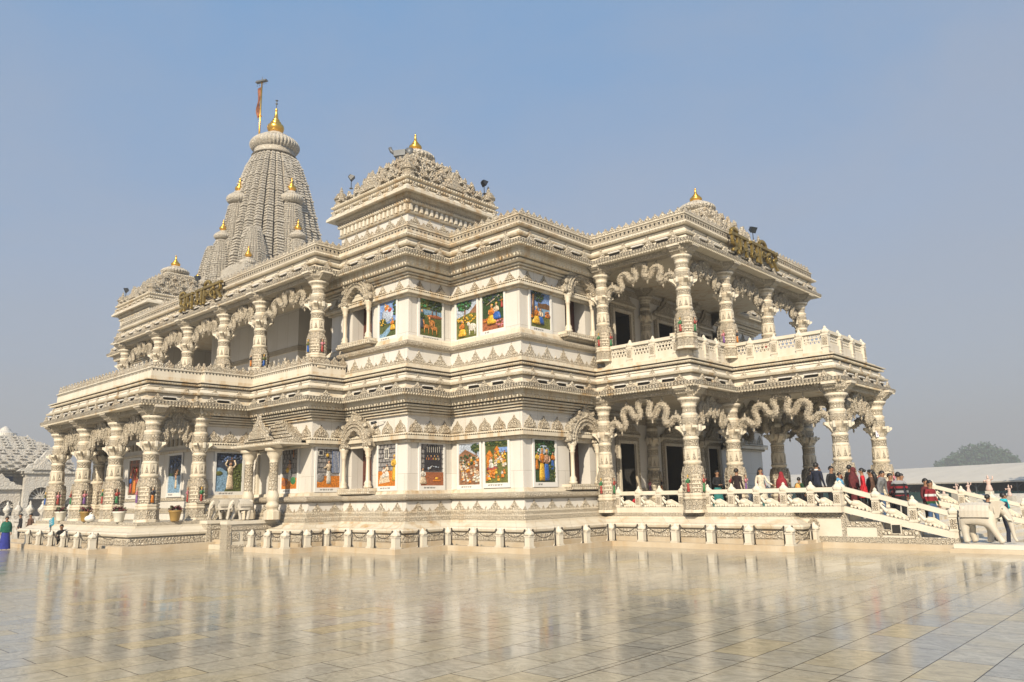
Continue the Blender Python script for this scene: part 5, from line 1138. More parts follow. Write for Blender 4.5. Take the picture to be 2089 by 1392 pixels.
def fence(path, per_seg, where):
    pts = []; names = []
    for i, (a, b) in enumerate(zip(path, path[1:])):
        k = per_seg[i]
        for j in range(k): pts.append((a[0] + (b[0] - a[0]) * j / k, a[1] + (b[1] - a[1]) * j / k, j == 0 and i > 0))
    pts.append((path[-1][0], path[-1][1], False))
    for i, (x, y, c) in enumerate(pts):
        dirs = []
        for q in ([pts[i - 1]] if i > 0 else []) + ([pts[i + 1]] if i < len(pts) - 1 else []):
            L = math.hypot(q[0] - x, q[1] - y); dirs.append(((q[0] - x) / L, (q[1] - y) / L))
        bollard(x, y, dirs, where(i, x, y, len(pts)))
    for i, (p, q) in enumerate(zip(pts, pts[1:])):
        L = math.hypot(q[0] - p[0], q[1] - p[1]); ux, uy = (q[0] - p[0]) / L, (q[1] - p[1]) / L
        chain((p[0] + ux * 0.21, p[1] + uy * 0.21), (q[0] - ux * 0.21, q[1] - uy * 0.21), 0.83, 'dark chain from ' + where(i, p[0], p[1], len(pts)).replace('short marble post ', 'the post ') )
ORD = ['first', 'second', 'third', 'fourth', 'fifth', 'sixth', 'seventh', 'eighth', 'ninth', 'tenth', 'eleventh', 'twelfth', 'thirteenth', 'fourteenth', 'fifteenth', 'sixteenth', 'seventeenth', 'eighteenth', 'nineteenth', 'twentieth', 'twenty-first', 'twenty-second', 'twenty-third', 'twenty-fourth', 'twenty-fifth', 'twenty-sixth']
fence([(-44.5, 12.45), (-35.9, 12.45), (-35.9, 13.85)], [5, 1], lambda i, x, y, n: 'short marble post in front of the south porch, %s from the corner' % ORD[n - 1 - i] if i < n - 2 else ('short marble post at the corner of the chained fence by the south porch' if i == n - 2 else 'short marble post against the south porch plinth, end of its chain'))
fence([(-30.6, 16.85), (-28.0, 16.85), (-28.0, 18.8), (-23.5, 18.8), (-23.5, 21.45), (-19.15, 21.45), (-19.15, 26.5), (-11.6, 26.5), (-11.6, 28.6)], [2, 2, 3, 2, 3, 3, 5, 1], lambda i, x, y, n: 'short marble post before the stepped wall, %s from the elephant steps' % ORD[i])

# ---------------------------------------------------------------- skinned figures (one continuous surface each)
def skin_mesh(name, verts, edges, radii, root, mats, pick, levels=1):
    me = bpy.data.meshes.new(name + '_rig'); me.from_pydata(verts, edges, []); me.update()
    o = bpy.data.objects.new(name + '_rig', me); col.objects.link(o)
    o.modifiers.new('skin', 'SKIN').use_smooth_shade = True
    for i, v in enumerate(me.skin_vertices[0].data):
        r = radii[i]; v.radius = r if isinstance(r, tuple) else (r, r); v.use_root = (i == root)
    s = o.modifiers.new('sub', 'SUBSURF'); s.levels = levels; s.render_levels = levels
    bpy.context.view_layer.update()
    dg = bpy.context.evaluated_depsgraph_get(); ev = o.evaluated_get(dg); m2 = bpy.data.meshes.new_from_object(ev)
    m2.name = name; m2.materials.clear()
    for k in mats: m2.materials.append(MATS[k])
    for p in m2.polygons: p.use_smooth = True; p.material_index = pick(p.center)
    bpy.data.objects.remove(o); bpy.data.meshes.remove(me)
    return m2
SKMATS = ['skin', 'hair', 'shoe']
def person(label, x, y, z, face, h=1.7, top='cloth_black', bottom='cloth_black', hair='short', arms='down', dress=None, shawl=None, pose='stand', group=None, extra=None, step=0.0, lean=0.0):
    """face: heading of the chest in radians (0 looks along -y)"""
    k = h / 1.72; t = thing('person', label, 'person', (x, y, z), face, group)
    f = 1.0
    V = []; E = []; Rr = []
    def v(p, r, par=None):
        V.append((p[0] * k, p[1] * k, p[2] * k)); Rr.append(tuple(q * k for q in r) if isinstance(r, tuple) else r * k)
        if par is not None: E.append((par, len(V) - 1))
        return len(V) - 1
    ly = -lean
    if pose == 'crouch':
        pv = v((0, 0.12, 0.28), 0.14); w = v((0, 0.02, 0.42), 0.14, pv); c = v((0, -0.12, 0.58), 0.15, w); nb = v((0, -0.2, 0.72), 0.07, c); n2 = v((0, -0.24, 0.76), 0.055, nb); hd = v((0, -0.27, 0.86), 0.09, n2); ht = v((0, -0.28, 0.95), 0.07, hd)
        hc = (0, -0.28, 0.89)
    else:
        pv = v((0, 0, 0.95), (0.145, 0.115)); w = v((0, 0, 1.10), (0.13, 0.10), pv); c = v((0, ly * 0.6, 1.30), (0.155, 0.11), w); nb = v((0, ly, 1.44), 0.062, c); n2 = v((0, ly - 0.012, 1.50), 0.052, nb)
        hd = v((0, ly - 0.025, 1.60), (0.075, 0.092), n2); ht = v((0, ly - 0.02, 1.67), (0.062, 0.072), hd); hc = (0, ly - 0.02, 1.61)
    hands = []
    for s in (-1, 1):
        if pose == 'crouch':
            sh = v((s * 0.17, -0.14, 0.66), 0.06, c); el = v((s * 0.24, -0.30, 0.48), 0.045, sh); wr = v((s * 0.12, -0.48, 0.42), 0.032, el); hn = v((s * 0.09, -0.54, 0.40), (0.035, 0.022), wr)
            hp = v((s * 0.12, 0.06, 0.26), 0.11, pv); kn = v((s * 0.16, -0.28, 0.44), 0.075, hp); an = v((s * 0.14, -0.12, 0.09), 0.045, kn); to = v((s * 0.15, -0.28, 0.035), 0.04, an)
        else:
            sh = v((s * 0.175, ly, 1.40), 0.062, c)
            if arms == 'rail' and s == 1: el = v((s * 0.25, ly - 0.10, 1.16), 0.046, sh); wr = v((s * 0.30, ly - 0.32, 1.04), 0.032, el); hn = v((s * 0.30, ly - 0.40, 1.02), (0.036, 0.022), wr)
            elif arms == 'fold': el = v((s * 0.25, ly - 0.03, 1.14), 0.048, sh); wr = v((s * 0.08, ly - 0.20, 1.10), 0.032, el); hn = v((s * 0.0, ly - 0.22, 1.11), (0.034, 0.022), wr)
            else: el = v((s * 0.235, ly * 0.8 + 0.02, 1.14), 0.047, sh); wr = v((s * 0.25, ly * 0.5 - 0.07, 0.90), 0.032, el); hn = v((s * 0.245, ly * 0.5 - 0.10, 0.82), (0.022, 0.036), wr)
            st = step * s
            hp = v((s * 0.09, 0, 0.90), 0.10, pv); kn = v((s * 0.10, -0.02 - st * 0.5, 0.50), 0.07, hp); an = v((s * 0.10, 0.02 - st, 0.09), 0.045, kn); to = v((s * 0.115, -0.12 - st, 0.035), (0.042, 0.035), an)
        hands.append((hn, wr, s))
    ms = [top, bottom, 'skin', 'shoe']
    nz = V[nb][2]
    def pick(c_):
        for hn, wr, s in hands:
            a, b = Vector(V[hn]), Vector(V[wr])
            if (c_ - a).length < 0.075 * k or (c_ - b).length < 0.03 * k: return 2
        if c_.z > nz + 0.01 * k and (Vector((c_.x, c_.y, 0)) - Vector((V[nb][0], V[nb][1], 0))).length < 0.15 * k: return 2
        if c_.z < 0.085 * k: return 3
        if pose == 'crouch': return 0 if c_.z > 0.46 * k else 1
        if c_.z < 0.93 * k and abs(c_.x) < 0.19 * k: return 1
        return 0
    me = skin_mesh('body', V, E, Rr, pv, ms, pick, 2); link('body', me, t)
    # five fingers on each hand
    fm = MB()
    for hn, wr, s in hands:
        a = Vector(V[hn]); d = (a - Vector(V[wr])).normalized(); side = d.cross(Vector((0, 0, 1))); side = side.normalized() if side.length > 0.2 else Vector((0, 1, 0)); up = side.cross(d)
        for q in range(4):
            L = (0.060, 0.072, 0.068, 0.052)[q] * k; b = a + side * (q - 1.5) * 0.018 * k + d * 0.012 * k
            fm.tube([b, b + d * L * 0.5, b + d * L * 0.9 - up * 0.014 * k], [0.0095 * k, 0.009 * k, 0.006 * k], 6)
        b = a - side * 0.03 * k - d * 0.02 * k; fm.tube([b, b + d * 0.03 * k - side * 0.02 * k, b + d * 0.055 * k - side * 0.018 * k], [0.011 * k, 0.010 * k, 0.006 * k], 6)
    build('fingers', fm, ['skin'], t)
    H = MB(); hx, hy, hz = (q * k for q in hc)
    if hair == 'scarf':
        H.ball((hx, hy + 0.012 * k, hz + 0.015 * k), 0.105 * k, 0.115 * k, 0.135 * k, 14, 9, 0)
        H.lathe([(0.10 * k, 0.02 * k), (0.14 * k, -0.12 * k), (0.19 * k, -0.26 * k)], (hx, hy + 0.035 * k, hz), 14, 0, sy=0.75, cap=False)
    else:
        n = 14; m = 9; rx, ry, rz_ = 0.092 * k, 0.108 * k, 0.118 * k; base = len(H.v)
        for j in range(m + 1):
            ph = PI * 0.62 * j / m
            for i in range(n):
                a = 2 * PI * i / n; fr = max(0.0, math.sin(a) * -1)     # face side is -y
                cut = 1.0 - 0.42 * fr ** 0.8
                p2 = ph * cut; jag = 1 + 0.05 * math.sin(5 * a + 3 * j)
                H.v.append((hx + rx * jag * math.sin(p2) * math.cos(a), hy + 0.012 * k + ry * jag * math.sin(p2) * math.sin(a), hz + 0.02 * k + rz_ * math.cos(p2)))
        for j in range(m):
            for i in range(n): H.f.append([base + j * n + i, base + j * n + (i + 1) % n, base + (j + 1) * n + (i + 1) % n, base + (j + 1) * n + i]); H.m.append(0); H.s.append(True)
        if hair == 'long':
            H.tube([(hx, hy + 0.08 * k, hz + 0.03 * k), (hx, hy + 0.12 * k, hz - 0.10 * k), (hx + 0.01, hy + 0.15 * k, hz - 0.28 * k), (hx, hy + 0.13 * k, hz - 0.45 * k)], [0.07 * k, 0.085 * k, 0.075 * k, 0.03 * k], 10)
        elif hair == 'bun': H.ball((hx, hy + 0.12 * k, hz + 0.02 * k), 0.055 * k, 0.055 * k, 0.055 * k, 10, 6)
    build('hair' if hair != 'scarf' else 'headscarf', H, ['hair' if hair != 'scarf' else (shawl or top)], t)
    F = MB(); F.lathe([(0.002, 0.03 * k), (0.012 * k, 0.0), (0.017 * k, -0.022 * k), (0.006 * k, -0.03 * k)], (hx, hy - 0.094 * k, hz), 8, 0); build('nose', F, ['skin'], t)
    for s in (-1, 1):
        F = MB(); F.ball((hx + s * 0.033 * k, hy - 0.086 * k, hz + 0.012 * k), 0.013 * k, 0.008 * k, 0.008 * k, 8, 5, 0); build('eye', F, ['hair'], t)
        F = MB(); F.ball((hx + s * 0.083 * k, hy + 0.005 * k, hz - 0.005 * k), 0.014 * k, 0.022 * k, 0.032 * k, 8, 5, 0); build('ear', F, ['skin'], t)
    F = MB(); F.ball((hx, hy - 0.085 * k, hz - 0.052 * k), 0.024 * k, 0.010 * k, 0.007 * k, 8, 5, 0); build('mouth', F, ['cloth_maroon'], t)
    if dress:
        D = MB(); zt, zb, rt, rb, mt = dress
        prof = [(rt * k, zt * k), ((rt * 1.12) * k, (zt - 0.12) * k)] + [((rt * 1.12 + (rb - rt * 1.12) * q) * k, (zt - 0.12 + (zb - zt + 0.12) * q) * k) for q in (0.25, 0.5, 0.75, 1.0)]
        n = 22; base = len(D.v)
        for j, (r, z_) in enumerate(prof):
            for i in range(n):
                a = 2 * PI * i / n; q = 1 + 0.05 * math.sin(7 * a) * j / len(prof); D.v.append((r * q * math.cos(a), r * q * 0.78 * math.sin(a), z_))
        for j in range(len(prof) - 1):
            for i in range(n): D.f.append([base + j * n + i, base + j * n + (i + 1) % n, base + (j + 1) * n + (i + 1) % n, base + (j + 1) * n + i]); D.m.append(0); D.s.append(True)
        build('skirt', D, [mt], t)
    if shawl and hair != 'scarf' or (shawl and hair == 'scarf'):
        W = MB(); n = 22; base = len(W.v); prof = [(0.09, 1.47), (0.20, 1.40), (0.245, 1.25), (0.255, 1.08), (0.25, 0.95)]
        for r, z_ in prof:
            for i in range(n):
                a = 2 * PI * i / n; q = 1 + 0.04 * math.sin(6 * a + z_ * 5); W.v.append((r * q * k * math.cos(a), (r * 0.72 * q * math.sin(a) + ly * 0.5) * k, (z_ + 0.05 * math.sin(a)) * k))
        for j in range(len(prof) - 1):
            for i in range(n): W.f.append([base + j * n + i, base + j * n + (i + 1) % n, base + (j + 1) * n + (i + 1) % n, base + (j + 1) * n + i]); W.m.append(0); W.s.append(True)
        build('shawl', W, [shawl], t)
    if extra == 'backpack':
        B = MB(); B.ball((0, 0.17 * k, 1.22 * k), 0.15 * k, 0.10 * k, 0.20 * k, 12, 8)
        tb = thing('backpack', 'orange backpack on the back of a child at the porch railing', 'backpack', (x, y, z), face); build('bag', B, ['cloth_orange'], tb)
        S = MB()
        for s in (-1, 1): S.tube([(s * 0.08 * k, 0.13 * k, 1.38 * k), (s * 0.10 * k, 0.0, 1.45 * k), (s * 0.10 * k, -0.13 * k, 1.32 * k), (s * 0.11 * k, -0.05 * k, 1.12 * k)], 0.016 * k, 6)
        build('strap', S, ['cloth_orange'], tb)
    if extra == 'hood':
        B = MB(); B.lathe([(0.06 * k, 0.09 * k), (0.12 * k, 0.05 * k), (0.13 * k, -0.02 * k), (0.08 * k, -0.07 * k)], (0, (ly + 0.04) * k, 1.43 * k), 14); build('hood', B, [top], t)
    if extra == 'collar':
        B = MB(); B.lathe([(0.068 * k, -0.02 * k), (0.072 * k, 0.03 * k), (0.06 * k, 0.04 * k)], (0, ly * k, 1.46 * k), 14); build('collar', B, ['cloth_white'], t)
    if extra == 'scarf':
        B = MB(); B.lathe([(0.075 * k, -0.05 * k), (0.115 * k, -0.02 * k), (0.115 * k, 0.05 * k), (0.07 * k, 0.08 * k)], (0, ly * k, 1.45 * k), 16); B.tube([(0.06 * k, (ly - 0.1) * k, 1.42 * k), (0.07 * k, (ly - 0.15) * k, 1.2 * k)], 0.05 * k, 8); build('scarf', B, ['cloth_turq'], t)
    return t
NEWP = 1
G1 = 'visitors on the front porch'; G2 = 'visitors on the front stairs'
person('woman in black top and teal skirt by a dark porch doorway', -16.3, 30.4, FL, R(65), 1.70, 'cloth_black', 'cloth_teal', 'bun', 'fold', (1.0, 0.05, 0.16, 0.30, 'cloth_teal'), None, 'stand', G1)
person('man in dark brown jacket seen from behind at the porch railing', -15.3, 30.2, FL, R(170), 1.74, 'cloth_darkbrown', 'cloth_black', 'short', 'down', None, None, 'stand', G1)
person('woman with long black hair and cream tunic, hand on the railing', -14.15, 30.0, FL, R(60), 1.72, 'cloth_cream', 'cloth_teal', 'long', 'rail', (1.05, 0.5, 0.15, 0.26, 'cloth_cream'), None, 'stand', G1)
person('woman in red headscarf half hidden behind the cream dressed woman', -14.35, 32.4, FL, R(190), 1.58, 'cloth_maroon', 'cloth_black', 'scarf', 'down', (1.0, 0.1, 0.15, 0.26, 'cloth_maroon'), 'cloth_crimson', 'stand', G1)
person('small woman in red headscarf on the porch between column and railing', -14.9, 31.6, FL, R(150), 1.56, 'cloth_teal', 'cloth_black', 'scarf', 'down', (1.0, 0.1, 0.15, 0.26, 'cloth_teal'), 'cloth_crimson', 'stand', G1)
person('child with an orange backpack standing behind the porch railing', -12.55, 29.9, FL, R(175), 1.30, 'cloth_dkgreen', 'cloth_black', 'short', 'down', None, None, 'stand', G1, 'backpack')
person('person in black jacket beside the tall man in navy', -12.35, 30.7, FL, R(160), 1.66, 'cloth_black', 'cloth_black', 'short', 'down', None, None, 'stand', G1)
person('tall man in navy sweater with white collar seen from behind', -11.95, 30.2, FL, R(165), 1.84, 'cloth_navy', 'cloth_black', 'short', 'down', None, None, 'stand', G1, 'collar')
person('man in black jacket looking right beside the front porch column', -11.4, 30.1, FL, R(70), 1.68, 'cloth_black', 'cloth_black', 'short', 'down', None, None, 'stand', G1, None, 0.0, 0.06)
person('person in light blue shawl half behind the front porch column', -11.35, 30.9, FL, R(100), 1.45, 'cloth_sky', 'cloth_cream', 'short', 'down', (1.0, 0.3, 0.15, 0.24, 'cloth_sky'), 'cloth_sky', 'stand', G1)
person('seated visitor in red beyond the railing, before the first doorway', -20.3, 30.2, FL, R(30), 1.35, 'cloth_red', 'cloth_red', 'long', 'fold', None, None, 'crouch', G1)
person('woman in maroon headscarf leaving past the front column', -10.85, 31.0, stair_z(-10.85), R(80), 1.62, 'cloth_maroon', 'cloth_black', 'scarf', 'down', (1.0, 0.1, 0.15, 0.27, 'cloth_maroon'), 'cloth_maroon', 'stand', G2, None, 0.08)
person('woman in bright red tunic at the head of the stairs', -10.25, 30.2, stair_z(-10.25), R(-70), 1.68, 'cloth_red', 'cloth_black', 'bun', 'down', (1.05, 0.62, 0.15, 0.23, 'cloth_red'), None, 'stand', G2, None, 0.06)
person('dark haired woman in brown next to the woman in red tunic', -10.05, 30.6, stair_z(-10.05), R(-80), 1.66, 'cloth_brown', 'cloth_black', 'long', 'down', None, None, 'stand', G2)
person('man in grey hooded top bending forward on the stairs', -9.65, 30.1, stair_z(-9.65), R(75), 1.70, 'cloth_grey', 'cloth_jeans', 'short', 'down', None, None, 'stand', G2, 'hood', 0.05, 0.14)
person('person in dark patterned jacket behind the grey hooded man', -9.45, 30.7, stair_z(-9.45), R(80), 1.66, 'cloth_maroon', 'cloth_black', 'short', 'down', None, None, 'stand', G2)
person('man in black, red and grey striped sweater seen from behind on the stairs', -8.98, 30.1, stair_z(-8.98), R(200), 1.80, 'cloth_stripe_grey', 'cloth_black', 'short', 'rail', None, None, 'stand', G2, None, 0.08, -0.04)
person('man in red, green and white banded sweater and jeans on the stairs', -8.0, 30.2, stair_z(-8.0), R(65), 1.72, 'cloth_stripe_white', 'cloth_jeans', 'short', 'down', None, None, 'stand', G2, None, 0.10)
person('man in black jacket standing at the very top of the stairs between the columns', -11.2, 31.6, stair_z(-11.2), R(150), 1.74, 'cloth_black', 'cloth_black', 'short', 'down', None, None, 'stand', G2)
person('woman in black shawl behind the red tunic on the stairs', -10.3, 31.2, stair_z(-10.3), R(-60), 1.62, 'cloth_black', 'cloth_maroon', 'long', 'down', (1.0, 0.2, 0.15, 0.25, 'cloth_black'), 'cloth_black', 'stand', G2)
person('man in navy jacket two steps below the grey hooded man', -9.25, 31.3, stair_z(-9.25), R(90), 1.70, 'cloth_navy', 'cloth_black', 'short', 'down', None, None, 'stand', G2)
person('man in dark brown coat deep in the porch behind the tall man in navy', -12.6, 32.0, FL, R(120), 1.72, 'cloth_darkbrown', 'cloth_black', 'short', 'down', None, None, 'stand', G1)
person('person in black and white top just behind the man in red and green', -8.3, 30.8, stair_z(-8.3), R(70), 1.72, 'cloth_maroon', 'cloth_black', 'short', 'down', None, None, 'stand', G2)
person('dark haired person mostly hidden behind the big elephant statue', -6.55, 31.5, 0.18, R(150), 1.60, 'cloth_black', 'cloth_black', 'short', 'down', None, None, 'stand', G2)
person('person in dark clothes and turquoise scarf behind the elephant head', -5.95, 30.9, 0.10, R(120), 1.74, 'cloth_navy', 'cloth_navy', 'short', 'down', None, None, 'stand', G2, 'scarf', 0.06)
person('woman in green shawl over blue sari walking at the edge of the plaza', -44.1, 11.35, 0.0, R(70), 1.56, 'cloth_green', 'cloth_blue', 'short', 'down', (1.02, 0.04, 0.17, 0.28, 'cloth_blue'), 'cloth_green', 'stand', None, None, 0.05)
person('person in dark clothes crouching behind the chained posts', -41.7, 13.1, 0.2, R(60), 1.62, 'cloth_black', 'cloth_black', 'short', 'fold', None, None, 'crouch', None)
person('far visitor in black behind the railing beyond the south porch', -52.5, 14.2, 0.0, R(0), 1.6, 'cloth_black', 'cloth_black', 'short', 'down', None, None, 'stand', 'far visitors by the distant shrine')
person('far visitor in brown behind the railing beyond the south porch', -51.0, 14.3, 0.0, R(20), 1.6, 'cloth_brown', 'cloth_black', 'short', 'down', None, None, 'stand', 'far visitors by the distant shrine')

# ---------------------------------------------------------------- elephants (nose along +x)
def elephant(label, x, y, z, rz, s, grp=None):
    t = thing('elephant_statue', label, 'statue', (x, y, z), rz, grp)
    V = []; E = []; Rr = []
    def v(p, r, par=None):
        V.append(tuple(q * s for q in p)); Rr.append(tuple(q * s for q in r) if isinstance(r, tuple) else r * s)
        if par is not None: E.append((par, len(V) - 1))
        return len(V) - 1
    mid = v((0, 0, 0.94), (0.35, 0.37)); ru = v((-0.32, 0, 0.93), (0.31, 0.34), mid); tl = v((-0.47, 0, 0.90), 0.25, ru); ch = v((0.30, 0, 0.94), (0.29, 0.33), mid)
    nk = v((0.48, 0, 1.06), 0.24, ch); hd = v((0.63, 0, 1.13), (0.20, 0.23), nk); fo = v((0.78, 0, 1.00), (0.15, 0.16), hd)
    t1 = v((0.86, 0, 0.80), 0.11, fo); t2 = v((0.90, 0, 0.58), 0.085, t1); t3 = v((0.92, 0, 0.36), 0.066, t2); t4 = v((0.95, 0, 0.18), 0.052, t3); t5 = v((1.01, 0, 0.08), 0.045, t4)
    for sy, dx in ((-1, 0.0), (1, 0.10)):
        a = v((-0.38 + dx, sy * 0.20, 0.62), 0.16, ru); b = v((-0.38 + dx, sy * 0.20, 0.34), 0.115, a); v((-0.36 + dx * 1.4, sy * 0.20, 0.12), 0.105, b); v((-0.34 + dx * 1.4, sy * 0.20, 0.03), 0.12, len(V) - 1)
    for sy, dx in ((-1, 0.18), (1, -0.12)):
        a = v((0.32 + dx * 0.3, sy * 0.19, 0.60), 0.15, ch); b = v((0.36 + dx * 0.8, sy * 0.19, 0.32), 0.11, a); v((0.38 + dx * 1.3, sy * 0.19, 0.12), 0.10, b); v((0.41 + dx * 1.4, sy * 0.19, 0.03), 0.115, len(V) - 1)
    link('body', skin_mesh('body', V, E, Rr, mid, ['marble_statue'], lambda c: 0, 2), t)
    for sy in (-1, 1):
        m = MB(); pts = [(0.0, 0.0), (0.10, 0.14), (-0.04, 0.22), (-0.22, 0.20), (-0.32, 0.06), (-0.30, -0.16), (-0.18, -0.34), (-0.06, -0.28), (0.0, -0.12)]
        m.prism([(q[0] * s, q[1] * s) for q in pts], (0.68 * s, sy * 0.20 * s, 1.13 * s), (0.9, -sy * 0.0, 0), (0, 0, 1), (0.25, sy, 0), 0.035 * s)
        build('ear', m, ['marble_statue'], t)
        m = MB(); m.tube([(0.76 * s, sy * 0.11 * s, 0.90 * s), (0.86 * s, sy * 0.15 * s, 0.76 * s), (0.99 * s, sy * 0.14 * s, 0.74 * s)], [0.04 * s, 0.034 * s, 0.012 * s], 8); build('tusk', m, ['marble_bright'], t)
        m = MB(); m.ball((0.75 * s, sy * 0.17 * s, 1.12 * s), 0.026 * s, 0.02 * s, 0.022 * s, 8, 6); build('eye', m, ['statue_base'], t)
    m = MB(); m.tube([(-0.62 * s, 0, 1.0 * s), (-0.70 * s, 0, 0.85 * s), (-0.70 * s, 0, 0.45 * s)], [0.045 * s, 0.03 * s, 0.025 * s], 8); build('tail', m, ['marble_statue'], t)
    m = MB(); nx, na = 14, 20; base = len(m.v)
    def rad(q): return 0.40 - 0.06 * abs(q - 0.45) * 2
    for i in range(nx + 1):
        q = i / nx; xx = -0.46 + 0.84 * q
        for j in range(na + 1):
            a = R(-100 + 200 * j / na); r = (0.382 - 0.03 * (2 * q - 1) ** 2) * (1 + 0.012 * (i % 2)) + 0.012 * (j % 3 == 0); m.v.append((xx * s, r * math.sin(a) * s * 0.97, (0.915 + r * math.cos(a) * 1.02) * s))
    for i in range(nx):
        for j in range(na): m.f.append([base + i * (na + 1) + j, base + (i + 1) * (na + 1) + j, base + (i + 1) * (na + 1) + j + 1, base + i * (na + 1) + j + 1]); m.m.append(0); m.s.append(False)
    for sy in (-1, 1): m.tube([((-0.47 + 0.86 * i / 10) * s, sy * 0.375 * s, 0.85 * s) for i in range(11)], 0.016 * s, 6)
    build('saddle_cloth', m, ['marble_statue'], t)
    m = MB(); m.tube([(0.52 * s, 0.25 * math.sin(a) * s, (1.05 + 0.27 * math.cos(a)) * s) for a in [R(-125 + 25 * q) for q in range(11)]], 0.02 * s, 6); build('neck_band', m, ['marble_statue'], t)
    return t
elephant('large white marble elephant on a low slab at the foot of the front stairs', -6.38, 29.1, 0.26, 0, 1.0, None)
mb = MB(); mb.box(-7.15, -4.75, 28.35, 30.1, 0.0, 0.13, 1); mb.box(-7.05, -4.9, 28.45, 30.0, 0.134, 0.27, 0)
tag(build('statue_slab', mb, ['marble_bright', 'marble_step']), 'low stepped marble slab under the large elephant', 'slab')
EG = 'small elephants flanking the side steps'
elephant('small marble elephant on the pier left of the side steps', -34.7, 17.6, 1.24, R(-90), 0.72, EG)
elephant('small marble elephant on the long panelled pier right of the side steps', -32.2, 17.25, 1.24, R(-90), 0.72, EG)

# ---------------------------------------------------------------- planters, boards and small things
def planter(label, x, y, z, mat, s=1.0, leaf=True):
    t = thing('planter', label, 'planter', (x, y, z), 0, 'planters along the south porch')
    m = MB(); m.lathe([(0.16 * s, 0), (0.19 * s, 0.05 * s), (0.26 * s, 0.40 * s), (0.29 * s, 0.42 * s), (0.29 * s, 0.48 * s), (0.25 * s, 0.48 * s), (0.24 * s, 0.43 * s)], n=20); build('pot', m, [mat], t)
    m = MB(); m.lathe([(0.24 * s, 0.42 * s), (0.1 * s, 0.435 * s)], n=16); build('soil', m, ['soil'], t)
    m = MB(); r = random.Random(label)
    for k in range(150):
        a = r.uniform(0, 6.28); el = r.uniform(0.1, 1.5); q = r.uniform(0.08, 0.30) * s; c = Vector((q * math.cos(a) * math.cos(el * 0.7), q * math.sin(a) * math.cos(el * 0.7), 0.46 * s + q * math.sin(el) * 0.8))
        d = Vector((r.uniform(-1, 1), r.uniform(-1, 1), r.uniform(-0.3, 1))).normalized() * 0.075 * s; e = d.cross(Vector((r.uniform(-1, 1), r.uniform(-1, 1), 0.3))).normalized() * 0.035 * s
        m.add([tuple(c - d), tuple(c + e), tuple(c + d), tuple(c - e)], [[0, 1, 2, 3]], 0 if k % 4 else 1)
    build('foliage', m, ['leaf_red', 'leaf_green'], t); return t
planter('white pot with dark red leaves at the far end of the south porch plinth', -44.9, 13.95, FL, 'pot_white')
planter('ochre pot with dark red leaves on the plinth edge beside a white bundle', -41.35, 13.95, FL, 'pot_ochre')
planter('white pot with dark red leaves before the third porch column', -37.2, 13.95, FL, 'pot_white')
planter('ochre pot with dark red leaves round the corner of the south porch plinth', -35.1, 15.55, FL, 'pot_ochre')
mb = MB(); mb.ball((0, 0, 0.14), 0.30, 0.24, 0.16, 14, 8); mb.ball((0.12, 0.02, 0.24), 0.14, 0.13, 0.12, 12, 7); mb.tube([(-0.05, 0, 0.28), (0.02, 0, 0.40), (0.1, 0.02, 0.44)], [0.06, 0.03, 0.015], 8)
tag(build('cloth_bundle', mb, ['cloth_white'], None, (-40.75, 13.95, FL)), 'white cloth bundle lying next to the ochre pot', 'bundle')
t = thing('notice_board', 'small blue notice board on a thin post by the south porch corner', 'notice board', (-42.3, 12.75, 0.2))
mb = MB(); mb.tube([(0, 0, 0), (0, 0, 0.95)], 0.03, 8); build('post', mb, ['steel_dark'], t)
mb = MB(); mb.bar((-0.28, 0.02, 0.98), (0.28, 0.02, 1.12), 0.04, 0.36, 0); build('board', mb, ['sign_blue'], t)
mb = MB()
for i in range(3): mb.bar((-0.2, -0.004, 0.93 + i * 0.09), (0.16 - 0.07 * i, -0.004, 1.01 + i * 0.09), 0.01, 0.025, 0)
build('lettering', mb, ['frame_white'], t)
t = thing('paper_notice', 'white paper notice with violet writing tied to the outermost porch column', 'notice', (-11.55, 36.72, 4.32), R(60))
mb = MB(); mb.box(-0.17, 0.17, -0.012, 0.0, 0, 0.66, 0); build('sheet', mb, ['paper'], t)
mb = MB(); r = random.Random(3)
for row in range(4):
    x = -0.12
    while x < 0.11:
        w = r.uniform(0.03, 0.07); z = 0.52 - row * 0.14; mb.box(x, x + w, -0.0165, -0.012, z, z + 0.025, 0); mb.box(x + w * 0.4, x + w * 0.4 + 0.016, -0.0165, -0.012, z - 0.06, z, 0); x += w + 0.02
build('writing', mb, ['violet_ink'], t)
# ---------------------------------------------------------------- ground
mb = MB(); mb.poly([(-1680, -480, -0.02), (480, -480, -0.02), (480, 1680, -0.02), (-1680, 1680, -0.02)])
tag(build('ground', mb, ['earth']), kind='structure')
mb = MB(); mb.poly([(-190, -120, 0), (90, -120, 0), (90, 190, 0), (-190, 190, 0)])
tag(build('plaza', mb, ['floor_tiles']), kind='structure')
mb = MB(); mb.box(-5.3, 6.0, 30.2, 33.5, 0.004, 0.012); tag(build('carpet', mb, ['carpet_green']), 'bright green carpet on the ground behind the large elephant', 'carpet')

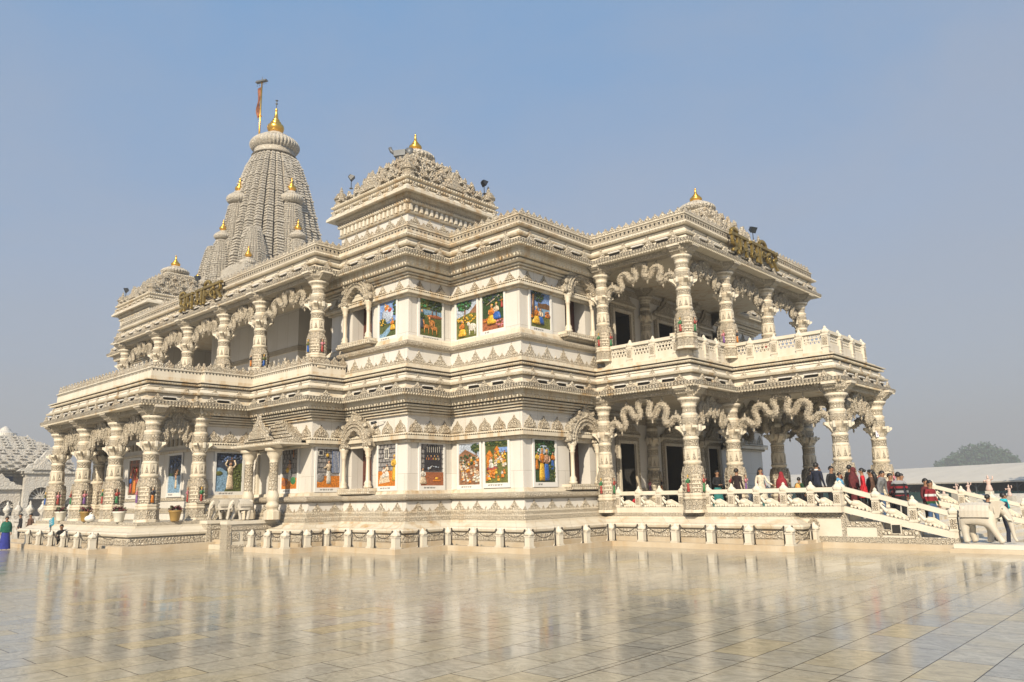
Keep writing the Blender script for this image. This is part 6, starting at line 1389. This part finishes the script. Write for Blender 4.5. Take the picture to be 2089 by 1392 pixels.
# ---------------------------------------------------------------- far shrine with a stepped dome, left
t = thing('shrine', 'pale white shrine with a stepped pyramid dome and dark arches, far behind the south porch', 'shrine', (-116, 29, 0))
def sp(name, mb, mats): return build(name, mb, mats, t, (116, -29, 0))
FM = ['marble_far', 'dark_gap', 'paint_stone']
mb = MB(); mb.box(-122.5, -111.5, 22.0, 35.5, 0, 6.2, 0)
for z, o_ in ((5.6, 0.25), (5.95, 0.55), (6.2, 0.85)): mb.box(-122.5 - o_, -111.5 + o_, 22 - o_, 35.5 + o_, z, z + 0.2, 0)
def arch_wall(mb, x, y0, y1, z1, arches, th=0.8):
    """wall facing +x with round-headed openings"""
    ys = sorted([y0, y1] + [c for a in arches for c in (a[0], a[1])])
    for k in range(0, len(ys), 2): mb.box(x - th, x, ys[k], ys[k + 1], 0, z1, 0)
    for a, b, zs in arches:
        r = (b - a) / 2; c = (a + b) / 2; n = 12
        pts = [(a - c, z1)] + [(-r * math.cos(PI * i / n), zs + r * math.sin(PI * i / n)) for i in range(n + 1)] + [(b - c, z1)]
        mb.prism(pts[::-1], (x - th, c, 0), (0, 1, 0), (0, 0, 1), (1, 0, 0), th, 0)
        mb.add([(x - th - 0.5, a, 0), (x - th - 0.5, b, 0), (x - th - 0.5, b, zs + r), (x - th - 0.5, a, zs + r)], [[0, 1, 2, 3]], 2)
        for i in range(1, 8):
            an = PI * i / 8; mb.bar((x - th * 0.5, c, zs), (x - th * 0.5, c - r * math.cos(an), zs + r * math.sin(an)), 0.12, 0.12, 0)
        mb.bar((x - th * 0.5, a, zs), (x - th * 0.5, b, zs), 0.2, 0.2, 0)
arch_wall(mb, -109.0, 29.5, 36.2, 5.6, [(30.1, 32.75, 2.9), (34.2, 35.6, 2.2)]); mb.box(-112, -109, 29.5, 36.2, 5.6, 5.9, 0)
arch_wall(mb, -110.0, 24.0, 29.5, 4.0, [(24.6, 26.4, 1.9), (27.3, 28.9, 1.9)])
mb.box(-112, -108.7, 29.3, 36.4, 5.9, 6.15, 0); mb.box(-112, -109.6, 23.8, 29.6, 4.0, 4.3, 0)
sp('wall', mb, FM)
mb = MB(); n = 12
for k in range(n):
    h = 6.6 * math.cos(PI / 2 * (k / n) * 0.93) ** 0.8; z = 6.4 + k * 0.37
    mb.box(-116.5 - h, -116.5 + h, 28.7 - h, 28.7 + h, z, z + 0.25, 0); mb.box(-116.5 - h + 0.18, -116.5 + h - 0.18, 28.7 - h + 0.18, 28.7 + h - 0.18, z + 0.25, z + 0.37, 0)
    m = int(h * 1.5)
    for i in range(m):
        y = 28.7 - h + (i + 0.5 + 0.5 * (k % 2)) * 2 * h / m
        if y < 28.7 + h: mb.prism([(u * 0.36, v * 0.34) for u, v in TRI], (-116.5 + h, y, z + 0.2), (0, 1, 0), (0, 0, 1), (1, 0, 0), 0.2, 0); mb.prism([(u * 0.36, v * 0.34) for u, v in TRI], (2 * -58.25 - 28.7 + y, 28.7 - h, z + 0.2), (1, 0, 0), (0, 0, 1), (0, -1, 0), 0.2, 0)
mb.lathe([(1.5, 10.7), (1.6, 10.95), (1.3, 11.05), (1.4, 11.25), (0.9, 11.4), (0.6, 11.7), (0.5, 11.9), (0.1, 12.2)], (-116.5, 28.7, 0), 20)
sp('roof', mb, FM)
mb = MB(); mb.prism([(u * 3.0, v * 2.5) for u, v in PED], (-109.4, 31.5, 6.15), (0, 1, 0), (0, 0, 1), (1, 0, 0), 0.7, 0); mb.prism([(u * 1.5, 0.2 + v * 1.5) for u, v in PED], (-108.7, 31.5, 6.15), (0, 1, 0), (0, 0, 1), (1, 0, 0), 0.25, 0)
mb.prism([(u * 2.4, v * 1.6) for u, v in PED], (-110.2, 27.2, 4.3), (0, 1, 0), (0, 0, 1), (1, 0, 0), 0.5, 0)
sp('gable', mb, FM)
mb = MB(); mb.box(-111.5, -111.3, 25.5, 28.8, 4.6, 5.6, 0); mb.box(-111.3, -111.25, 25.5, 28.8, 4.6, 5.0, 1); mb.box(-111.25, -111.2, 26.0, 27.9, 4.75, 4.95, 2)
sp('mural', mb, ['paint_skyd', 'paint_dgreen', 'paint_lgreen'])
t = thing('garden_wall', 'low white railing wall with urn finials, beyond the south porch corner', 'wall', (-62, 18, 0))
mb = MB(); mb.box(-12, 10, -0.2, 0.2, 0, 0.9, 0); mb.box(-12, 10, -0.3, 0.3, 0.9, 1.05, 0); build('wall', mb, ['marble_far'], t)
for k in range(8):
    mb = MB(); x = -11 + k * 2.8; mb.box(x - 0.3, x + 0.3, -0.32, 0.32, 0, 1.3, 0)
    mb.lathe([(0.16, 1.3), (0.12, 1.45), (0.28, 1.65), (0.30, 1.8), (0.16, 1.98), (0.14, 2.05), (0.06, 2.15), (0.09, 2.25), (0.01, 2.4)], (x, 0, 0), 14); build('urn_post', mb, ['marble_far'], t)

# ---------------------------------------------------------------- long white marquee, statues and trees, right
UX, UY = 0.816, -0.578; PX, PY = -0.578, -0.816
def tp(s, d, z): return (-45 + UX * s + PX * -d * 0 + PX * d, 143 + UY * s + PY * d, z)
t = thing('marquee', 'long white canopy roof with teal curtained side, across the background right of the temple', 'marquee', tp(20, 0, 0))
O_ = Vector(tp(20, 0, 0))
def tl(s, d, z): return tuple(Vector(tp(s, d, z)) - O_)
mb = MB()
prof = [(11, 2.45), (11.0, 2.62), (8, 3.55), (4, 4.55), (1.0, 5.05), (0, 5.1), (-1, 5.05), (-10, 2.7)]
S_ = [-45 + i * 3.2 for i in range(44)]
for a, b in zip(S_, S_[1:]):
    for (d0, z0), (d1, z1) in zip(prof, prof[1:]): mb.add([tl(a, d0, z0 + 0.05 * math.sin(a)), tl(b, d0, z0 + 0.05 * math.sin(b)), tl(b, d1, z1 + 0.05 * math.sin(b)), tl(a, d1, z1 + 0.05 * math.sin(a))], [[0, 1, 2, 3]], 0)
build('roof', mb, ['tent_white'], t)
mb = MB()
for a, b in zip(S_, S_[1:]):
    for k in range(6):
        u0, u1 = a + (b - a) * k / 6, a + (b - a) * (k + 1) / 6; d0, d1 = 9.2 + 0.08 * (k % 2), 9.2 + 0.08 * ((k + 1) % 2)
        mb.add([tl(u0, d0, 0), tl(u1, d1, 0), tl(u1, d1, 1.35), tl(u0, d0, 1.35)], [[0, 1, 2, 3]], 0)
        if k % 2 == 0: mb.ball(tl(u0, 9.35, 1.4), 0.06, 0.06, 0.06, 6, 4, 1)
build('curtain', mb, ['curtain_teal', 'tent_white'], t)
mb = MB()
for a in S_[::2]: mb.bar(tl(a, 10.6, 0), tl(a, 10.6, 2.6), 0.14, 0.14, 0, (1, 0, 0)); mb.bar(tl(a, 10.6, 1.8), tl(a + 1.2, 10.6, 2.5), 0.06, 0.06, 0); mb.bar(tl(a, 10.6, 1.8), tl(a - 1.2, 10.6, 2.5), 0.06, 0.06, 0)
mb.add([tl(-45, -9, 0), tl(92, -9, 0), tl(92, -9, 2.7), tl(-45, -9, 2.7)], [[0, 1, 2, 3]], 0)
build('post_frame', mb, ['window_dark'], t)
t = thing('fountain_mound', 'sloping stone mound carrying small pink statues, behind the stair railing', 'fountain', (-11.5, 60, 0))
mb = MB(); n = 24
for j in range(5):
    for i in range(n): pass
base = len(mb.v); m = 6
for j in range(m + 1):
    for i in range(n):
        a = 2 * PI * i / n; q = 1 - j / m * 0.75; r = random.Random(i * 7 + j).uniform(0.9, 1.1); mb.v.append((5.5 * q * r * math.cos(a), 2.5 * q * r * math.sin(a), 1.55 * (j / m) ** 0.7))
for j in range(m):
    for i in range(n): mb.f.append([base + j * n + i, base + j * n + (i + 1) % n, base + (j + 1) * n + (i + 1) % n, base + (j + 1) * n + i]); mb.m.append(0); mb.s.append(False)
mb.f.append([base + m * n + i for i in range(n)]); mb.m.append(0); mb.s.append(False)
build('mound', mb, ['statue_base'], t)
def small_statue(label, x, y, z, h, rz):
    t = thing('statue', label, 'statue', (x, y, z), rz, 'pink statues on the fountain mound')
    m = MB(); m.box(-0.25, 0.25, -0.25, 0.25, -0.9, 0.05, 0); build('pedestal', m, ['statue_base'], t)
    m = MB(); k = h / 1.3
    m.lathe([(0.26 * k, 0.05), (0.28 * k, 0.2 * k), (0.18 * k, 0.5 * k), (0.13 * k, 0.62 * k), (0.20 * k, 0.88 * k), (0.19 * k, 0.98 * k), (0.06 * k, 1.05 * k)], n=12, sy=0.75); m.ball((0, -0.02, 1.15 * k), 0.09 * k, 0.10 * k, 0.12 * k, 10, 7); m.lathe([(0.09 * k, 1.2 * k), (0.06 * k, 1.3 * k), (0.01, 1.4 * k)], n=10)
    m.tube([(-0.18 * k, 0, 0.95 * k), (-0.34 * k, -0.05, 0.8 * k), (-0.26 * k, -0.22 * k, 0.95 * k)], 0.05 * k, 8); m.tube([(0.18 * k, 0, 0.95 * k), (0.36 * k, -0.02, 1.05 * k), (0.34 * k, -0.1 * k, 1.3 * k)], 0.05 * k, 8)
    build('figure', m, ['statue_pink'], t)
for lab, x, z, h, rz in (('pink statue at the left end of the fountain row, nearest the striped rail', -14.7, 1.55, 0.6, 0.3), ('second pink statue of the fountain row, arms spread', -13.9, 1.6, 0.8, -0.5), ('third pink statue of the fountain row, leaning', -13.2, 1.6, 0.9, 0.9), ('tallest pink statue, standing high on the fountain mound', -12.0, 1.7, 1.25, 0.2), ('pink statue right of the tallest one, on a round white base', -10.9, 1.35, 0.9, -0.3), ('small pale pink statue low at the right end of the mound', -9.6, 1.0, 0.9, 0.6)):
    small_statue(lab, x, 58.6, z, h * 0.8, rz)
def leafy_tree(name, label, x, y, trunk_h, blobs, n, leaf, seed):
    t = thing(name, label, 'tree', (x, y, 0)); r = random.Random(seed)
    m = MB(); top = Vector((0, 0, trunk_h)); m.tube([(0, 0, 0), (0.1, 0, trunk_h * 0.5), top], [0.45, 0.36, 0.28], 10)
    for bx, by, bz, br in blobs: m.tube([top * 0.8, (top * 0.5 + Vector((bx, by, bz)) * 0.5), (bx, by, bz)], [0.2, 0.12, 0.04], 7)
    build('trunk', m, ['bark'], t)
    m = MB()
    for _ in range(n):
        bx, by, bz, br = r.choice(blobs)
        d = Vector((r.gauss(0, 1), r.gauss(0, 1), r.gauss(0, 0.8))).normalized() * br * (r.random() ** 0.45) * r.uniform(0.75, 1.12)
        c = Vector((bx, by, bz)) + d; u = Vector((r.uniform(-1, 1), r.uniform(-1, 1), r.uniform(-1, 1))).normalized(); w = u.cross(Vector((r.uniform(-1, 1), r.uniform(-1, 1), r.uniform(-1, 1)))).normalized(); s = leaf * r.uniform(0.6, 1.3)
        m.add([tuple(c - u * s), tuple(c + w * s * 0.5), tuple(c + u * s), tuple(c - w * s * 0.5)], [[0, 1, 2, 3]], 0)
    build('crown', m, ['leaf_tree'], t); return t
r = random.Random(8)
bl = [(-8.5, 0, 5.6, 2.0), (-6.5, 1, 6.4, 2.4), (-4, -1, 7.2, 2.8), (-1, 0, 8.6, 3.2), (2, 1, 9.0, 3.0), (5, 0, 7.8, 3.0), (7.5, -1, 6.4, 2.4), (0, 0, 5.5, 4.0), (4, 0, 5.0, 3.4), (-4, 0, 4.8, 3.2), (8.8, 0, 5.2, 1.6)]
leafy_tree('tree', 'wide rounded tree fading in the haze above the white canopy roof', -163.0, 765, 15.0, [tuple(q * 3.25 for q in b) for b in bl], 14000, 1.5, 2)
bl = [(-2.6, 0, 7.2, 1.1), (-2.2, 1, 9.0, 1.4), (0, 0, 10.5, 2.2), (2, 0, 8.5, 2.4), (0.5, -1, 7.0, 2.0), (-1.0, 0, 8.2, 1.6)]
leafy_tree('tree', 'tree whose leafy edge just enters at the right border, above the canopy roof', -12.6, 100, 5.5, bl, 5000, 0.24, 3)

# ---------------------------------------------------------------- haze, sky, sun, camera
m = bpy.data.materials.new('haze_air'); m.use_nodes = True; nt = m.node_tree; nt.nodes.clear()
out = nt.nodes.new('ShaderNodeOutputMaterial'); vol = nt.nodes.new('ShaderNodeVolumePrincipled')
vol.inputs['Color'].default_value = (0.58, 0.585, 0.60, 1); vol.inputs['Density'].default_value = HAZE; vol.inputs['Anisotropy'].default_value = 0.1
nt.links.new(vol.outputs[0], out.inputs['Volume']); MATS['haze_air'] = m
mb = MB(); mb.box(-1700, 500, -500, 1700, -1.0, 120.0); tag(build('haze', mb, ['haze_air']), kind='stuff')
SUN_EL, SUN_AZ = R(33), R(SUNAZ)          # azimuth from -y towards +x
sd = Vector((math.sin(SUN_AZ) * math.cos(SUN_EL), -math.cos(SUN_AZ) * math.cos(SUN_EL), math.sin(SUN_EL)))
w = bpy.data.worlds.new('World'); scene.world = w; w.use_nodes = True; nt = w.node_tree; nt.nodes.clear()
out = nt.nodes.new('ShaderNodeOutputWorld'); bg = nt.nodes.new('ShaderNodeBackground'); sky = nt.nodes.new('ShaderNodeTexSky')
sky.sky_type = 'NISHITA'; sky.sun_disc = False; sky.sun_elevation = SUN_EL; sky.sun_rotation = PI - SUN_AZ
sky.air_density = 1.0; sky.dust_density = 2.0; sky.ozone_density = 1.6
# a thin uneven veil of winter cloud high over the haze
tc = nt.nodes.new('ShaderNodeTexCoord'); mp = nt.nodes.new('ShaderNodeMapping'); mp.inputs['Scale'].default_value = (1.0, 1.0, 2.2); nt.links.new(tc.outputs['Generated'], mp.inputs[0])
nz = noise(nt, mp.outputs[0], 1.5, 5, 0.55, 0.5)
sz = nt.nodes.new('ShaderNodeSeparateXYZ'); nt.links.new(tc.outputs['Generated'], sz.inputs[0])
el = mathn(nt, 'ADD', mathn(nt, 'SUBTRACT', 1.05, mathn(nt, 'MULTIPLY', sz.outputs[2], 1.75)), mathn(nt, 'MULTIPLY', mathn(nt, 'SUBTRACT', nz, 0.5), 1.1))
fac = ramp(nt, el, [(0.0, (1.35, 2.9, 5.2)), (0.45, (2.6, 3.3, 4.5)), (1.0, (3.0, 3.2, 3.7))])
skc = mixc(nt, 0.78, sky.outputs[0], fac)
nt.links.new(skc, bg.inputs[0]); bg.inputs[1].default_value = SKYS; nt.links.new(bg.outputs[0], out.inputs[0])
ld = bpy.data.lights.new('sun', 'SUN'); ld.energy = SUNS; ld.angle = R(0.6); ld.color = (1.0, 0.885, 0.70)
so = bpy.data.objects.new('sun', ld); col.objects.link(so); so.rotation_euler = sd.to_track_quat('Z', 'Y').to_euler()
cd = bpy.data.cameras.new('camera'); cam = bpy.data.objects.new('camera', cd); col.objects.link(cam)
yaw, pit, rol = R(42.706), R(11.3284), R(-1.164)
F = Vector((-math.sin(yaw) * math.cos(pit), math.cos(yaw) * math.cos(pit), math.sin(pit))); Rt = Vector((math.cos(yaw), math.sin(yaw), 0)); U = Rt.cross(F)
R2 = Rt * math.cos(rol) + U * math.sin(rol); U2 = -Rt * math.sin(rol) + U * math.cos(rol)
M3 = Matrix((R2, U2, -F)).transposed().to_4x4(); M3.translation = (0, 0, 2.1); cam.matrix_world = M3
cd.sensor_width = 36; cd.lens = 36 * 1568.54 / 2089; cd.clip_end = 4000; cd.clip_start = 0.1
scene.camera = cam
scene.view_settings.view_transform = 'Standard'; scene.view_settings.look = 'None'; scene.view_settings.exposure = EXPO; scene.view_settings.gamma = 1; scene.view_settings.use_curve_mapping = False
cy_ = scene.cycles
cy_.use_denoising = True; cy_.volume_bounces = 1; cy_.max_bounces = 6; cy_.diffuse_bounces = 1; cy_.glossy_bounces = 3; cy_.transmission_bounces = 2
